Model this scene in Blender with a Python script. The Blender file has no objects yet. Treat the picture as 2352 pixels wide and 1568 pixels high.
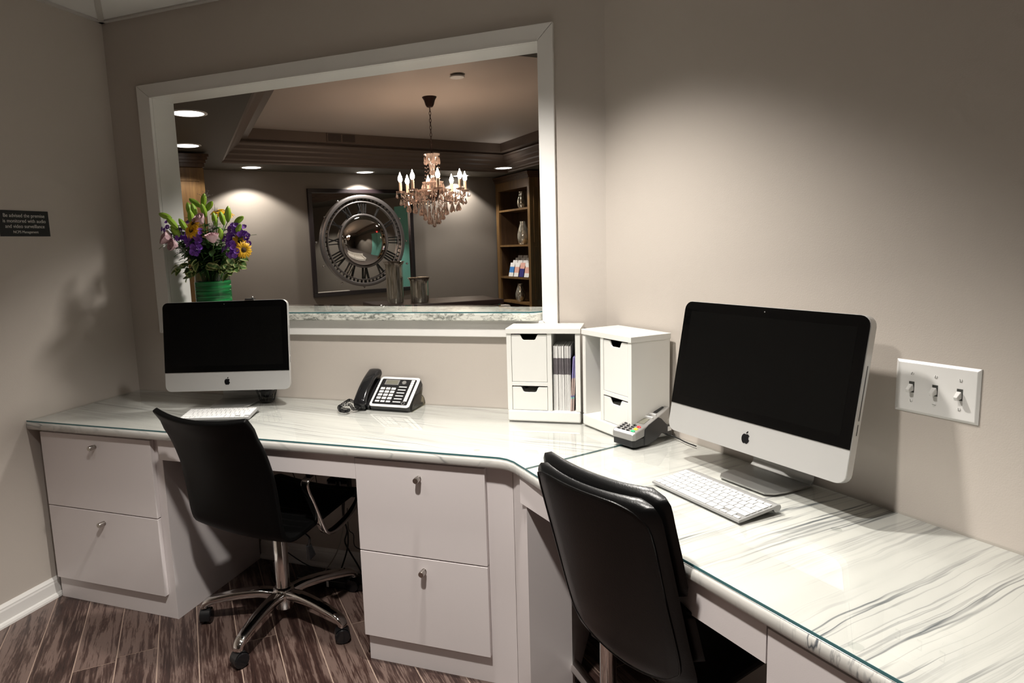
import bpy, math, random
from math import sin, cos, pi, radians, sqrt, atan2, hypot
from mathutils import Vector, Matrix, noise

random.seed(7)
SC = bpy.context.scene
COL = SC.collection

# ------------------------------------------------------------------ camera
H = 1.3959
yaw, pitch, roll = -0.35137, -0.13221, -0.0383
F_PX = 1493.24
fw = Vector((sin(yaw) * cos(pitch), cos(yaw) * cos(pitch), sin(pitch)))
rt = Vector((cos(yaw), -sin(yaw), 0))
up = rt.cross(fw)
r2 = rt * cos(roll) + up * sin(roll)
u2 = -rt * sin(roll) + up * cos(roll)
cam_data = bpy.data.cameras.new('camera')
cam = bpy.data.objects.new('camera', cam_data)
COL.objects.link(cam)
m = Matrix.Identity(4)
for i in range(3):
    m[i][0], m[i][1], m[i][2] = r2[i], u2[i], -fw[i]
m[0][3], m[1][3], m[2][3] = 0, 0, H
cam.matrix_world = m
cam_data.sensor_width = 36
cam_data.sensor_fit = 'HORIZONTAL'
cam_data.lens = F_PX / 2352 * 36
cam_data.shift_x = 133.88 / 2352
cam_data.shift_y = -20.94 / 2352
cam_data.clip_start = 0.02
SC.camera = cam

# ------------------------------------------------------------------ light set-up
SC.view_settings.view_transform = 'Standard'
SC.view_settings.look = 'None'
SC.view_settings.gamma = 1
SC.view_settings.use_curve_mapping = False
SC.view_settings.exposure = 0.1
w = bpy.data.worlds.new('world')
SC.world = w
w.use_nodes = True
w.node_tree.nodes['Background'].inputs[0].default_value = (0.02, 0.018, 0.016, 1)
w.node_tree.nodes['Background'].inputs[1].default_value = 1.0

WARM = (1.0, 0.95, 0.885)
def spot(name, loc, power, angle, blend, color=WARM, radius=0.05, tilt=None):
    l = bpy.data.lights.new(name, 'SPOT')
    l.energy = power; l.spot_size = radians(angle); l.spot_blend = blend
    l.color = color; l.shadow_soft_size = radius
    o = bpy.data.objects.new(name, l); COL.objects.link(o)
    o.location = loc
    if tilt: o.rotation_euler = tilt
    return o
# room downlights (x, y, watts, cone, blend)
CEIL = 2.447
ROOM_LIGHTS = [(-1.62, 0.80, 14, 104, 0.6), (-0.62, 0.74, 180, 108, 0.65),
               (-0.66, 1.66, 150, 110, 0.65), (-0.98, -0.75, 60, 108, 0.7)]
for i, (x, y, p, a, b) in enumerate(ROOM_LIGHTS):
    spot('room_downlight_lamp', (x, y, CEIL - 0.03), p, a, b)
# lobby downlights, then two added fill lamps: x, y, watts, cone
LOBBY_LIGHTS = [(-3.498, 4.026, 60, 118), (-4.529, 5.149, 50, 118), (-5.06, 6.84, 110, 122),
                (-4.20, 8.17, 110, 122), (-3.27, 9.49, 110, 122), (-2.45, 8.95, 40, 118),
                (-1.15, 2.86, 125, 120), (-0.05, 6.7, 110, 120), (1.05, 5.5, 110, 120)]  # last two are unseen fills, added to brighten the right side in the mirror
for (x, y, p, a) in LOBBY_LIGHTS:
    spot('lobby_downlight_or_fill_lamp', (x, y, 2.425), p, a, 0.3, (1.0, 0.95, 0.88), 0.10 if y < 3 else 0.03)

# ------------------------------------------------------------------ materials
def new_mat(name):
    mt = bpy.data.materials.new(name); mt.use_nodes = True
    nt = mt.node_tree; b = nt.nodes['Principled BSDF']
    return mt, nt, b
def mat(name, col, rough=0.5, metal=0.0, spec=0.5, emit=None, estr=0, coat=0, bump=0, bscale=200, trans=0, alpha=1, ior=None, var=0.0, vscale=6.0):
    mt, nt, b = new_mat(name)
    b.inputs['Base Color'].default_value = (*col, 1)
    b.inputs['Roughness'].default_value = rough
    b.inputs['Metallic'].default_value = metal
    b.inputs['Specular IOR Level'].default_value = spec
    b.inputs['Coat Weight'].default_value = coat
    b.inputs['Transmission Weight'].default_value = trans
    if ior: b.inputs['IOR'].default_value = ior
    if emit:
        b.inputs['Emission Color'].default_value = (*emit, 1); b.inputs['Emission Strength'].default_value = estr
    if bump or var:
        tc = nt.nodes.new('ShaderNodeTexCoord')
        n = nt.nodes.new('ShaderNodeTexNoise')
        n.inputs['Scale'].default_value = bscale if bump else vscale; n.inputs['Detail'].default_value = 3
        nt.links.new(tc.outputs['Object'], n.inputs['Vector'])
        if bump:
            bp = nt.nodes.new('ShaderNodeBump'); bp.inputs['Strength'].default_value = bump; bp.inputs['Distance'].default_value = 0.002
            nt.links.new(n.outputs['Fac'], bp.inputs['Height']); nt.links.new(bp.outputs['Normal'], b.inputs['Normal'])
        if var:
            n2 = nt.nodes.new('ShaderNodeTexNoise'); n2.inputs['Scale'].default_value = vscale; n2.inputs['Detail'].default_value = 4
            nt.links.new(tc.outputs['Object'], n2.inputs['Vector'])
            mx = nt.nodes.new('ShaderNodeMix'); mx.data_type = 'RGBA'
            mx.inputs[6].default_value = (*[c * (1 - var) for c in col], 1)
            mx.inputs[7].default_value = (*[min(1, c * (1 + var)) for c in col], 1)
            nt.links.new(n2.outputs['Fac'], mx.inputs[0]); nt.links.new(mx.outputs[2], b.inputs['Base Color'])
    return mt

M = {}
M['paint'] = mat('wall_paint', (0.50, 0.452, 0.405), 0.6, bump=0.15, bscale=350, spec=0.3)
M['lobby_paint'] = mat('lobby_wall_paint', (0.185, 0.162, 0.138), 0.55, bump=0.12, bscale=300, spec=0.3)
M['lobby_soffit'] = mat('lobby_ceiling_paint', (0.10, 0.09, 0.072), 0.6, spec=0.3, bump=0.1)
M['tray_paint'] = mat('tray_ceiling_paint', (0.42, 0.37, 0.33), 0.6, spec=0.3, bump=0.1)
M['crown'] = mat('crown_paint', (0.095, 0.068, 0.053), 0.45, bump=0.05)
M['trim'] = mat('white_trim_paint', (0.78, 0.765, 0.735), 0.32, bump=0.04, bscale=60)
M['laminate'] = mat('white_laminate', (0.70, 0.65, 0.645), 0.34, bump=0.05, bscale=500)
M['laminate_edge'] = mat('laminate_edge', (0.50, 0.49, 0.45), 0.4)
M['tile'] = mat('ceiling_tile', (0.74, 0.73, 0.71), 0.85, bump=0.5, bscale=900)
M['tee'] = mat('ceiling_grid_metal', (0.52, 0.50, 0.47), 0.5)
M['alu'] = mat('brushed_aluminium', (0.62, 0.615, 0.60), 0.36, metal=0.55, bump=0.04, bscale=900)
M['keyboard_alu'] = mat('keyboard_aluminium', (0.36, 0.36, 0.355), 0.4, metal=0.5)
M['alu_dark'] = mat('aluminium_stand', (0.42, 0.42, 0.41), 0.32, metal=0.85)
M['black_glass'] = mat('black_screen_glass', (0.002, 0.002, 0.002), 0.04, spec=0.3)
M['lcd'] = mat('screen_panel', (0.0035, 0.0034, 0.0032), 0.12, spec=0.14)
M['logo'] = mat('logo_black', (0.006, 0.006, 0.007), 0.15)
M['key'] = mat('white_keycap', (0.70, 0.70, 0.69), 0.45)
M['chrome'] = mat('chrome', (0.78, 0.76, 0.74), 0.09, metal=1.0)
M['nickel'] = mat('brushed_nickel', (0.46, 0.43, 0.40), 0.28, metal=1.0)
M['plastic_black'] = mat('black_plastic', (0.012, 0.012, 0.013), 0.28)
M['plastic_gloss'] = mat('glossy_black_plastic', (0.010, 0.010, 0.011), 0.12)
M['plastic_silver'] = mat('silver_plastic', (0.36, 0.352, 0.34), 0.28, metal=0.5)
M['plastic_white'] = mat('white_plastic', (0.72, 0.71, 0.69), 0.22)
M['leather'] = mat('black_leather', (0.0035, 0.0035, 0.0036), 0.30, bump=0.12, bscale=300, spec=0.25)
M['shell'] = mat('black_vinyl', (0.0025, 0.0025, 0.0025), 0.40, bump=0.05, bscale=600, spec=0.07)
M['box_white'] = mat('white_box_lacquer', (0.74, 0.735, 0.70), 0.22)
M['box_inner'] = mat('white_box_inner', (0.62, 0.63, 0.60), 0.4)
M['dark_inside'] = mat('dark_recess', (0.06, 0.062, 0.055), 0.6)
M['wood'] = None
M['paper'] = mat('paper_white', (0.70, 0.69, 0.67), 0.55)
M['mirror'] = mat('mirror_silver', (0.72, 0.72, 0.70), 0.012, metal=1.0)
M['convex'] = mat('convex_mirror_glass', (0.80, 0.78, 0.75), 0.01, metal=1.0)
M['frame_dark'] = mat('dark_frame_wood', (0.012, 0.008, 0.009), 0.32)
M['clock_metal'] = mat('pewter_clock_metal', (0.16, 0.145, 0.14), 0.36, metal=0.7, bump=0.1, bscale=80)
M['numeral'] = mat('black_numeral_metal', (0.012, 0.011, 0.011), 0.35, metal=0.3)
M['bronze'] = mat('dark_bronze', (0.035, 0.018, 0.015), 0.35, metal=0.6)
M['teal'] = mat('teal_glass_door', (0.22, 0.55, 0.47), 0.15, emit=None)
M['dark_table'] = mat('espresso_wood', (0.030, 0.017, 0.015), 0.35, coat=0.0)
M['sofa'] = mat('cream_upholstery', (0.62, 0.58, 0.52), 0.8, bump=0.2, bscale=60)
M['cord'] = mat('cord_black', (0.01, 0.01, 0.01), 0.4)
M['cord_white'] = mat('cord_white', (0.35, 0.33, 0.30), 0.5)
M['sign'] = mat('sign_plate', (0.022, 0.024, 0.024), 0.35)
M['sign_text'] = mat('sign_text', (0.62, 0.61, 0.57), 0.5)
M['lens'] = mat('lamp_lens', (0.9, 0.9, 0.9), 0.4, emit=(1.0, 0.96, 0.90), estr=4)
M['flame'] = mat('candle_bulb', (1, .9, .8), 0.3, emit=(1.0, 0.74, 0.54), estr=115)
M['candle'] = mat('candle_sleeve', (0.75, 0.60, 0.48), 0.5)
M['stem'] = mat('flower_stem', (0.10, 0.22, 0.045), 0.5)
M['leaf'] = mat('dark_leaf', (0.055, 0.145, 0.038), 0.42, var=0.35, vscale=25)
M['bud'] = mat('lily_bud_green', (0.30, 0.50, 0.045), 0.38, var=0.3, vscale=30)
M['rose'] = mat('mauve_rose_petal', (0.72, 0.48, 0.52), 0.5, var=0.12, vscale=40)
M['sunflower'] = mat('sunflower_petal', (0.88, 0.47, 0.008), 0.5, var=0.2, vscale=40)
M['sun_disc'] = mat('sunflower_disc', (0.07, 0.04, 0.012), 0.8)
M['purple'] = mat('purple_petal', (0.20, 0.055, 0.45), 0.5, var=0.35, vscale=50)
M['spray'] = mat('grey_spray', (0.28, 0.25, 0.27), 0.6)
M['red'] = mat('red_button', (0.75, 0.03, 0.03), 0.35)
M['yellow'] = mat('yellow_button', (0.80, 0.72, 0.02), 0.35)
M['green'] = mat('green_button', (0.01, 0.42, 0.14), 0.35)
M['lcd_grey'] = mat('grey_lcd', (0.17, 0.165, 0.13), 0.2)
M['blue_paint'] = mat('print_blue', (0.05, 0.20, 0.50), 0.4)
M['navy'] = mat('print_navy', (0.03, 0.03, 0.16), 0.4)
M['skin'] = mat('print_pink', (0.62, 0.34, 0.28), 0.5)
M['violet'] = mat('print_violet', (0.20, 0.18, 0.38), 0.5)
M['tan_print'] = mat('print_tan', (0.46, 0.35, 0.32), 0.5, var=0.2, vscale=60)
M['grey_print'] = mat('print_grey', (0.13, 0.115, 0.125), 0.5, var=0.3, vscale=50)
M['exit_red'] = mat('exit_red', (0.8, 0.02, 0.02), 0.4, emit=(1, 0.03, 0.03), estr=2.5)
M['glass_edge'] = mat('glass_edge_teal', (0.06, 0.155, 0.165), 0.12)
M['carpet'] = mat('lobby_floor', (0.10, 0.08, 0.07), 0.6)

def glass_sheet_mat(name, tint=(0.990, 0.997, 0.994)):
    mt, nt, b = new_mat(name)
    nt.nodes.remove(b)
    out = nt.nodes['Material Output']
    tr = nt.nodes.new('ShaderNodeBsdfTransparent'); tr.inputs[0].default_value = (*tint, 1)
    gl = nt.nodes.new('ShaderNodeBsdfGlossy'); gl.inputs['Roughness'].default_value = 0.01
    fr = nt.nodes.new('ShaderNodeFresnel'); fr.inputs['IOR'].default_value = 1.5
    ge = nt.nodes.new('ShaderNodeNewGeometry')
    iv = nt.nodes.new('ShaderNodeMath'); iv.operation = 'SUBTRACT'; iv.inputs[0].default_value = 1.0; nt.links.new(ge.outputs['Backfacing'], iv.inputs[1])
    mu = nt.nodes.new('ShaderNodeMath'); mu.operation = 'MULTIPLY'; nt.links.new(fr.outputs[0], mu.inputs[0]); nt.links.new(iv.outputs[0], mu.inputs[1])
    mx = nt.nodes.new('ShaderNodeMixShader')
    nt.links.new(mu.outputs[0], mx.inputs[0]); nt.links.new(tr.outputs[0], mx.inputs[1]); nt.links.new(gl.outputs[0], mx.inputs[2])
    nt.links.new(mx.outputs[0], out.inputs['Surface'])
    return mt
M['glass'] = glass_sheet_mat('clear_glass_sheet')
M['vase_glass'] = glass_sheet_mat('vase_glass', (0.80, 0.86, 0.80))
M['smoke_plastic'] = glass_sheet_mat('smoked_clear_plastic', (0.70, 0.68, 0.58))
def crystal_mat():
    mt, nt, b = new_mat('crystal')
    b.inputs['Base Color'].default_value = (0.95, 0.78, 0.70, 1)
    b.inputs['Roughness'].default_value = 0.03
    b.inputs['Transmission Weight'].default_value = 0.8
    b.inputs['IOR'].default_value = 1.9
    return mt
M['crystal'] = crystal_mat()

def marble(name, ang, bold, seed):
    """white marble with grey veins running along direction ang (degrees)"""
    mt, nt, b = new_mat(name)
    N = nt.nodes.new; L = nt.links.new
    tc = N('ShaderNodeTexCoord')
    rot = N('ShaderNodeMapping'); rot.inputs['Rotation'].default_value = (0, 0, radians(-ang))
    L(tc.outputs['Object'], rot.inputs['Vector'])
    wn = N('ShaderNodeTexNoise'); wn.inputs['Scale'].default_value = 3.0; wn.inputs['Detail'].default_value = 3
    L(rot.outputs[0], wn.inputs['Vector'])
    ws = N('ShaderNodeVectorMath'); ws.operation = 'SCALE'; ws.inputs['Scale'].default_value = 0.045
    L(wn.outputs['Color'], ws.inputs[0])
    ad = N('ShaderNodeVectorMath'); ad.operation = 'ADD'
    L(rot.outputs[0], ad.inputs[0]); L(ws.outputs[0], ad.inputs[1])
    def layer(sx, sy, detail, lo, hi, sd, dist=0.0):
        mp = N('ShaderNodeMapping'); mp.inputs['Scale'].default_value = (sx, sy, sy * 0.25); mp.inputs['Location'].default_value = (sd, sd * 1.7, 0)
        L(ad.outputs[0], mp.inputs['Vector'])
        n = N('ShaderNodeTexNoise'); n.inputs['Scale'].default_value = 1.0; n.inputs['Detail'].default_value = detail; n.inputs['Roughness'].default_value = 0.6
        n.inputs['Distortion'].default_value = dist
        L(mp.outputs[0], n.inputs['Vector'])
        s = N('ShaderNodeMath'); s.operation = 'SUBTRACT'; s.inputs[1].default_value = 0.5
        L(n.outputs['Fac'], s.inputs[0])
        a = N('ShaderNodeMath'); a.operation = 'ABSOLUTE'; L(s.outputs[0], a.inputs[0])
        r = N('ShaderNodeMapRange'); r.inputs['From Min'].default_value = lo; r.inputs['From Max'].default_value = hi
        r.inputs['To Min'].default_value = 1; r.inputs['To Max'].default_value = 0
        L(a.outputs[0], r.inputs['Value'])
        return r.outputs[0]
    v1 = layer(0.20, 10, 4, 0.0, 0.013, seed, 0.1)
    v2 = layer(0.5, 30, 4, 0.0, 0.030, seed + 5)
    v3 = layer(0.6, 8, 3, 0.0, 0.12, seed + 11)
    # patchiness for the bold veins
    pmp = N('ShaderNodeMapping'); pmp.inputs['Scale'].default_value = (0.28, 1.2, 1); L(rot.outputs[0], pmp.inputs['Vector'])
    pn = N('ShaderNodeTexNoise'); pn.inputs['Scale'].default_value = 5.5; pn.inputs['Detail'].default_value = 4
    L(pmp.outputs[0], pn.inputs['Vector'])
    pr = N('ShaderNodeMapRange'); pr.inputs['From Min'].default_value = 0.38; pr.inputs['From Max'].default_value = 0.62
    L(pn.outputs['Fac'], pr.inputs['Value'])
    m1 = N('ShaderNodeMath'); m1.operation = 'MULTIPLY'; L(v1, m1.inputs[0]); L(pr.outputs[0], m1.inputs[1])
    m1b = N('ShaderNodeMath'); m1b.operation = 'MULTIPLY'; L(m1.outputs[0], m1b.inputs[0]); m1b.inputs[1].default_value = bold
    m2 = N('ShaderNodeMath'); m2.operation = 'MULTIPLY'; L(v2, m2.inputs[0]); L(pr.outputs[0], m2.inputs[1])
    m2b = N('ShaderNodeMath'); m2b.operation = 'MULTIPLY'; L(m2.outputs[0], m2b.inputs[0]); m2b.inputs[1].default_value = 0.42
    m3 = N('ShaderNodeMath'); m3.operation = 'MULTIPLY'; L(v3, m3.inputs[0]); m3.inputs[1].default_value = 0.11
    s1 = N('ShaderNodeMath'); s1.operation = 'ADD'; L(m1b.outputs[0], s1.inputs[0]); L(m2b.outputs[0], s1.inputs[1])
    s2 = N('ShaderNodeMath'); s2.operation = 'ADD'; s2.use_clamp = True; L(s1.outputs[0], s2.inputs[0]); L(m3.outputs[0], s2.inputs[1])
    mx = N('ShaderNodeMix'); mx.data_type = 'RGBA'
    mx.inputs[6].default_value = (0.545, 0.533, 0.50, 1); mx.inputs[7].default_value = (0.085, 0.095, 0.105, 1)
    L(s2.outputs[0], mx.inputs[0]); L(mx.outputs[2], b.inputs['Base Color'])
    b.inputs['Roughness'].default_value = 0.22
    return mt
M['marble_left'] = marble('white_marble_left', -9, 0.62, 3.0)
M['marble_right'] = marble('white_marble_right', 46, 1.0, 8.4)
def rough_marble():
    mt, nt, b = new_mat('speckled_marble')
    N = nt.nodes.new; L = nt.links.new
    tc = N('ShaderNodeTexCoord')
    mp = N('ShaderNodeMapping'); mp.inputs['Scale'].default_value = (26, 26, 60); L(tc.outputs['Object'], mp.inputs['Vector'])
    n = N('ShaderNodeTexNoise'); n.inputs['Scale'].default_value = 1.3; n.inputs['Detail'].default_value = 7; n.inputs['Roughness'].default_value = 0.72
    n.inputs['Distortion'].default_value = 1.2
    L(mp.outputs[0], n.inputs['Vector'])
    n2 = N('ShaderNodeTexNoise'); n2.inputs['Scale'].default_value = 6; n2.inputs['Detail'].default_value = 3; L(tc.outputs['Object'], n2.inputs['Vector'])
    a = N('ShaderNodeMath'); a.operation = 'MULTIPLY_ADD'; L(n2.outputs['Fac'], a.inputs[0]); a.inputs[1].default_value = 0.35; a.inputs[2].default_value = -0.18
    s = N('ShaderNodeMath'); s.operation = 'ADD'; L(n.outputs['Fac'], s.inputs[0]); L(a.outputs[0], s.inputs[1])
    cr = N('ShaderNodeValToRGB'); L(s.outputs[0], cr.inputs[0])
    cr.color_ramp.elements[0].position = 0.36; cr.color_ramp.elements[0].color = (0.14, 0.15, 0.13, 1)
    cr.color_ramp.elements[1].position = 0.54; cr.color_ramp.elements[1].color = (0.66, 0.66, 0.60, 1)
    L(cr.outputs[0], b.inputs['Base Color'])
    b.inputs['Roughness'].default_value = 0.3
    return mt
M['marble_rough'] = rough_marble()

def wood_floor():
    mt, nt, b = new_mat('distressed_walnut_planks')
    N = nt.nodes.new; L = nt.links.new
    tc = N('ShaderNodeTexCoord'); oi = N('ShaderNodeObjectInfo')
    cmb = N('ShaderNodeCombineXYZ')
    mm = N('ShaderNodeMath'); mm.operation = 'MULTIPLY'; mm.inputs[1].default_value = 37.0; L(oi.outputs['Random'], mm.inputs[0])
    L(mm.outputs[0], cmb.inputs[0]); L(mm.outputs[0], cmb.inputs[1])
    rot = N('ShaderNodeMapping'); rot.inputs['Rotation'].default_value = (0, 0, radians(47.5)); L(tc.outputs['Object'], rot.inputs['Vector'])
    ad = N('ShaderNodeVectorMath'); ad.operation = 'ADD'; L(rot.outputs[0], ad.inputs[0]); L(cmb.outputs[0], ad.inputs[1])
    def nz(sc, det, rough=0.6, dist=0.0):
        mp = N('ShaderNodeMapping'); mp.inputs['Scale'].default_value = sc; L(ad.outputs[0], mp.inputs['Vector'])
        n = N('ShaderNodeTexNoise'); n.inputs['Scale'].default_value = 1; n.inputs['Detail'].default_value = det
        n.inputs['Roughness'].default_value = rough; n.inputs['Distortion'].default_value = dist
        L(mp.outputs[0], n.inputs['Vector']); return n.outputs['Fac']
    g1 = nz((3.0, 42, 1), 6, 0.65, 0.9)
    g2 = nz((14, 190, 1), 4, 0.7, 0.3)
    g3 = nz((5, 11, 1), 4, 0.6, 1.5)
    a = N('ShaderNodeMath'); a.operation = 'MULTIPLY_ADD'; L(g2, a.inputs[0]); a.inputs[1].default_value = 0.45; L(g1, a.inputs[2])
    c = N('ShaderNodeMath'); c.operation = 'MULTIPLY_ADD'; L(g3, c.inputs[0]); c.inputs[1].default_value = 0.35; L(a.outputs[0], c.inputs[2])
    c2 = N('ShaderNodeMath'); c2.operation = 'MULTIPLY_ADD'; L(oi.outputs['Random'], c2.inputs[0]); c2.inputs[1].default_value = 0.10; L(c.outputs[0], c2.inputs[2])
    cr = N('ShaderNodeValToRGB'); L(c2.outputs[0], cr.inputs[0])
    e = cr.color_ramp.elements
    e[0].position = 0.68; e[0].color = (0.016, 0.009, 0.008, 1)
    e[1].position = 1.0; e[1].color = (0.14, 0.095, 0.08, 1)
    x = e.new(0.87); x.color = (0.042, 0.022, 0.018, 1)
    x = e.new(0.945); x.color = (0.075, 0.046, 0.038, 1)
    L(cr.outputs[0], b.inputs['Base Color'])
    b.inputs['Roughness'].default_value = 0.34
    bp = N('ShaderNodeBump'); bp.inputs['Strength'].default_value = 0.35; bp.inputs['Distance'].default_value = 0.002
    L(c.outputs[0], bp.inputs['Height']); L(bp.outputs[0], b.inputs['Normal'])
    return mt
M['plank'] = wood_floor()
M['plank_joint'] = mat('light_plank_joint', (0.34, 0.25, 0.20), 0.6)
def cab_wood(name, c0, c1):
    mt, nt, b = new_mat(name)
    N = nt.nodes.new; L = nt.links.new
    tc = N('ShaderNodeTexCoord'); mp = N('ShaderNodeMapping'); mp.inputs['Scale'].default_value = (14, 14, 1.1); L(tc.outputs['Object'], mp.inputs['Vector'])
    n = N('ShaderNodeTexNoise'); n.inputs['Scale'].default_value = 1.5; n.inputs['Detail'].default_value = 5; n.inputs['Distortion'].default_value = 0.8
    L(mp.outputs[0], n.inputs['Vector'])
    cr = N('ShaderNodeValToRGB'); L(n.outputs['Fac'], cr.inputs[0])
    cr.color_ramp.elements[0].position = 0.3; cr.color_ramp.elements[0].color = (*c0, 1)
    cr.color_ramp.elements[1].position = 0.7; cr.color_ramp.elements[1].color = (*c1, 1)
    L(cr.outputs[0], b.inputs['Base Color']); b.inputs['Roughness'].default_value = 0.35
    return mt
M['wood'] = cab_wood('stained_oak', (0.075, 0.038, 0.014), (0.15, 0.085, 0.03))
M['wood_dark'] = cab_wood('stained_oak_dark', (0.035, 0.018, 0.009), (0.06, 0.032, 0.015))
def mercury():
    mt, nt, b = new_mat('mercury_glass')
    N = nt.nodes.new; L = nt.links.new
    tc = N('ShaderNodeTexCoord'); vm_ = N('ShaderNodeMapping'); vm_.inputs['Scale'].default_value = (1, 1, 0.13); L(tc.outputs['Object'], vm_.inputs['Vector']); n = N('ShaderNodeTexNoise'); n.inputs['Scale'].default_value = 70; n.inputs['Detail'].default_value = 4
    L(vm_.outputs[0], n.inputs['Vector'])
    cr = N('ShaderNodeValToRGB'); L(n.outputs['Fac'], cr.inputs[0])
    cr.color_ramp.elements[0].position = 0.35; cr.color_ramp.elements[0].color = (0.30, 0.27, 0.20, 1)
    cr.color_ramp.elements[1].position = 0.6; cr.color_ramp.elements[1].color = (0.80, 0.76, 0.66, 1)
    L(cr.outputs[0], b.inputs['Base Color']); b.inputs['Metallic'].default_value = 0.85; b.inputs['Roughness'].default_value = 0.13
    bp = N('ShaderNodeBump'); bp.inputs['Strength'].default_value = 0.15; bp.inputs['Distance'].default_value = 0.004
    L(n.outputs['Fac'], bp.inputs['Height']); L(bp.outputs[0], b.inputs['Normal'])
    return mt
M['mercury'] = mercury()
def ribbon():
    mt, nt, b = new_mat('green_ribbon')
    N = nt.nodes.new; L = nt.links.new
    tc = N('ShaderNodeTexCoord'); mp = N('ShaderNodeMapping'); mp.inputs['Scale'].default_value = (6, 6, 190); L(tc.outputs['Object'], mp.inputs['Vector'])
    n = N('ShaderNodeTexNoise'); n.inputs['Scale'].default_value = 1; n.inputs['Detail'].default_value = 3; L(mp.outputs[0], n.inputs['Vector'])
    cr = N('ShaderNodeValToRGB'); L(n.outputs['Fac'], cr.inputs[0])
    cr.color_ramp.elements[0].position = 0.35; cr.color_ramp.elements[0].color = (0.003, 0.05, 0.012, 1)
    cr.color_ramp.elements[1].position = 0.68; cr.color_ramp.elements[1].color = (0.02, 0.26, 0.07, 1)
    L(cr.outputs[0], b.inputs['Base Color']); b.inputs['Roughness'].default_value = 0.25
    bp = N('ShaderNodeBump'); bp.inputs['Strength'].default_value = 0.5; bp.inputs['Distance'].default_value = 0.002
    L(n.outputs['Fac'], bp.inputs['Height']); L(bp.outputs[0], b.inputs['Normal'])
    return mt
M['ribbon'] = ribbon()
def varieg():
    mt, nt, b = new_mat('variegated_leaf')
    N = nt.nodes.new; L = nt.links.new
    at = N('ShaderNodeAttribute'); at.attribute_name = 'edge'
    cr = N('ShaderNodeValToRGB'); L(at.outputs['Fac'], cr.inputs[0])
    cr.color_ramp.elements[0].position = 0.45; cr.color_ramp.elements[0].color = (0.11, 0.20, 0.06, 1)
    cr.color_ramp.elements[1].position = 0.8; cr.color_ramp.elements[1].color = (0.55, 0.58, 0.25, 1)
    L(cr.outputs[0], b.inputs['Base Color']); b.inputs['Roughness'].default_value = 0.45
    return mt
M['varieg'] = varieg()

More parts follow.
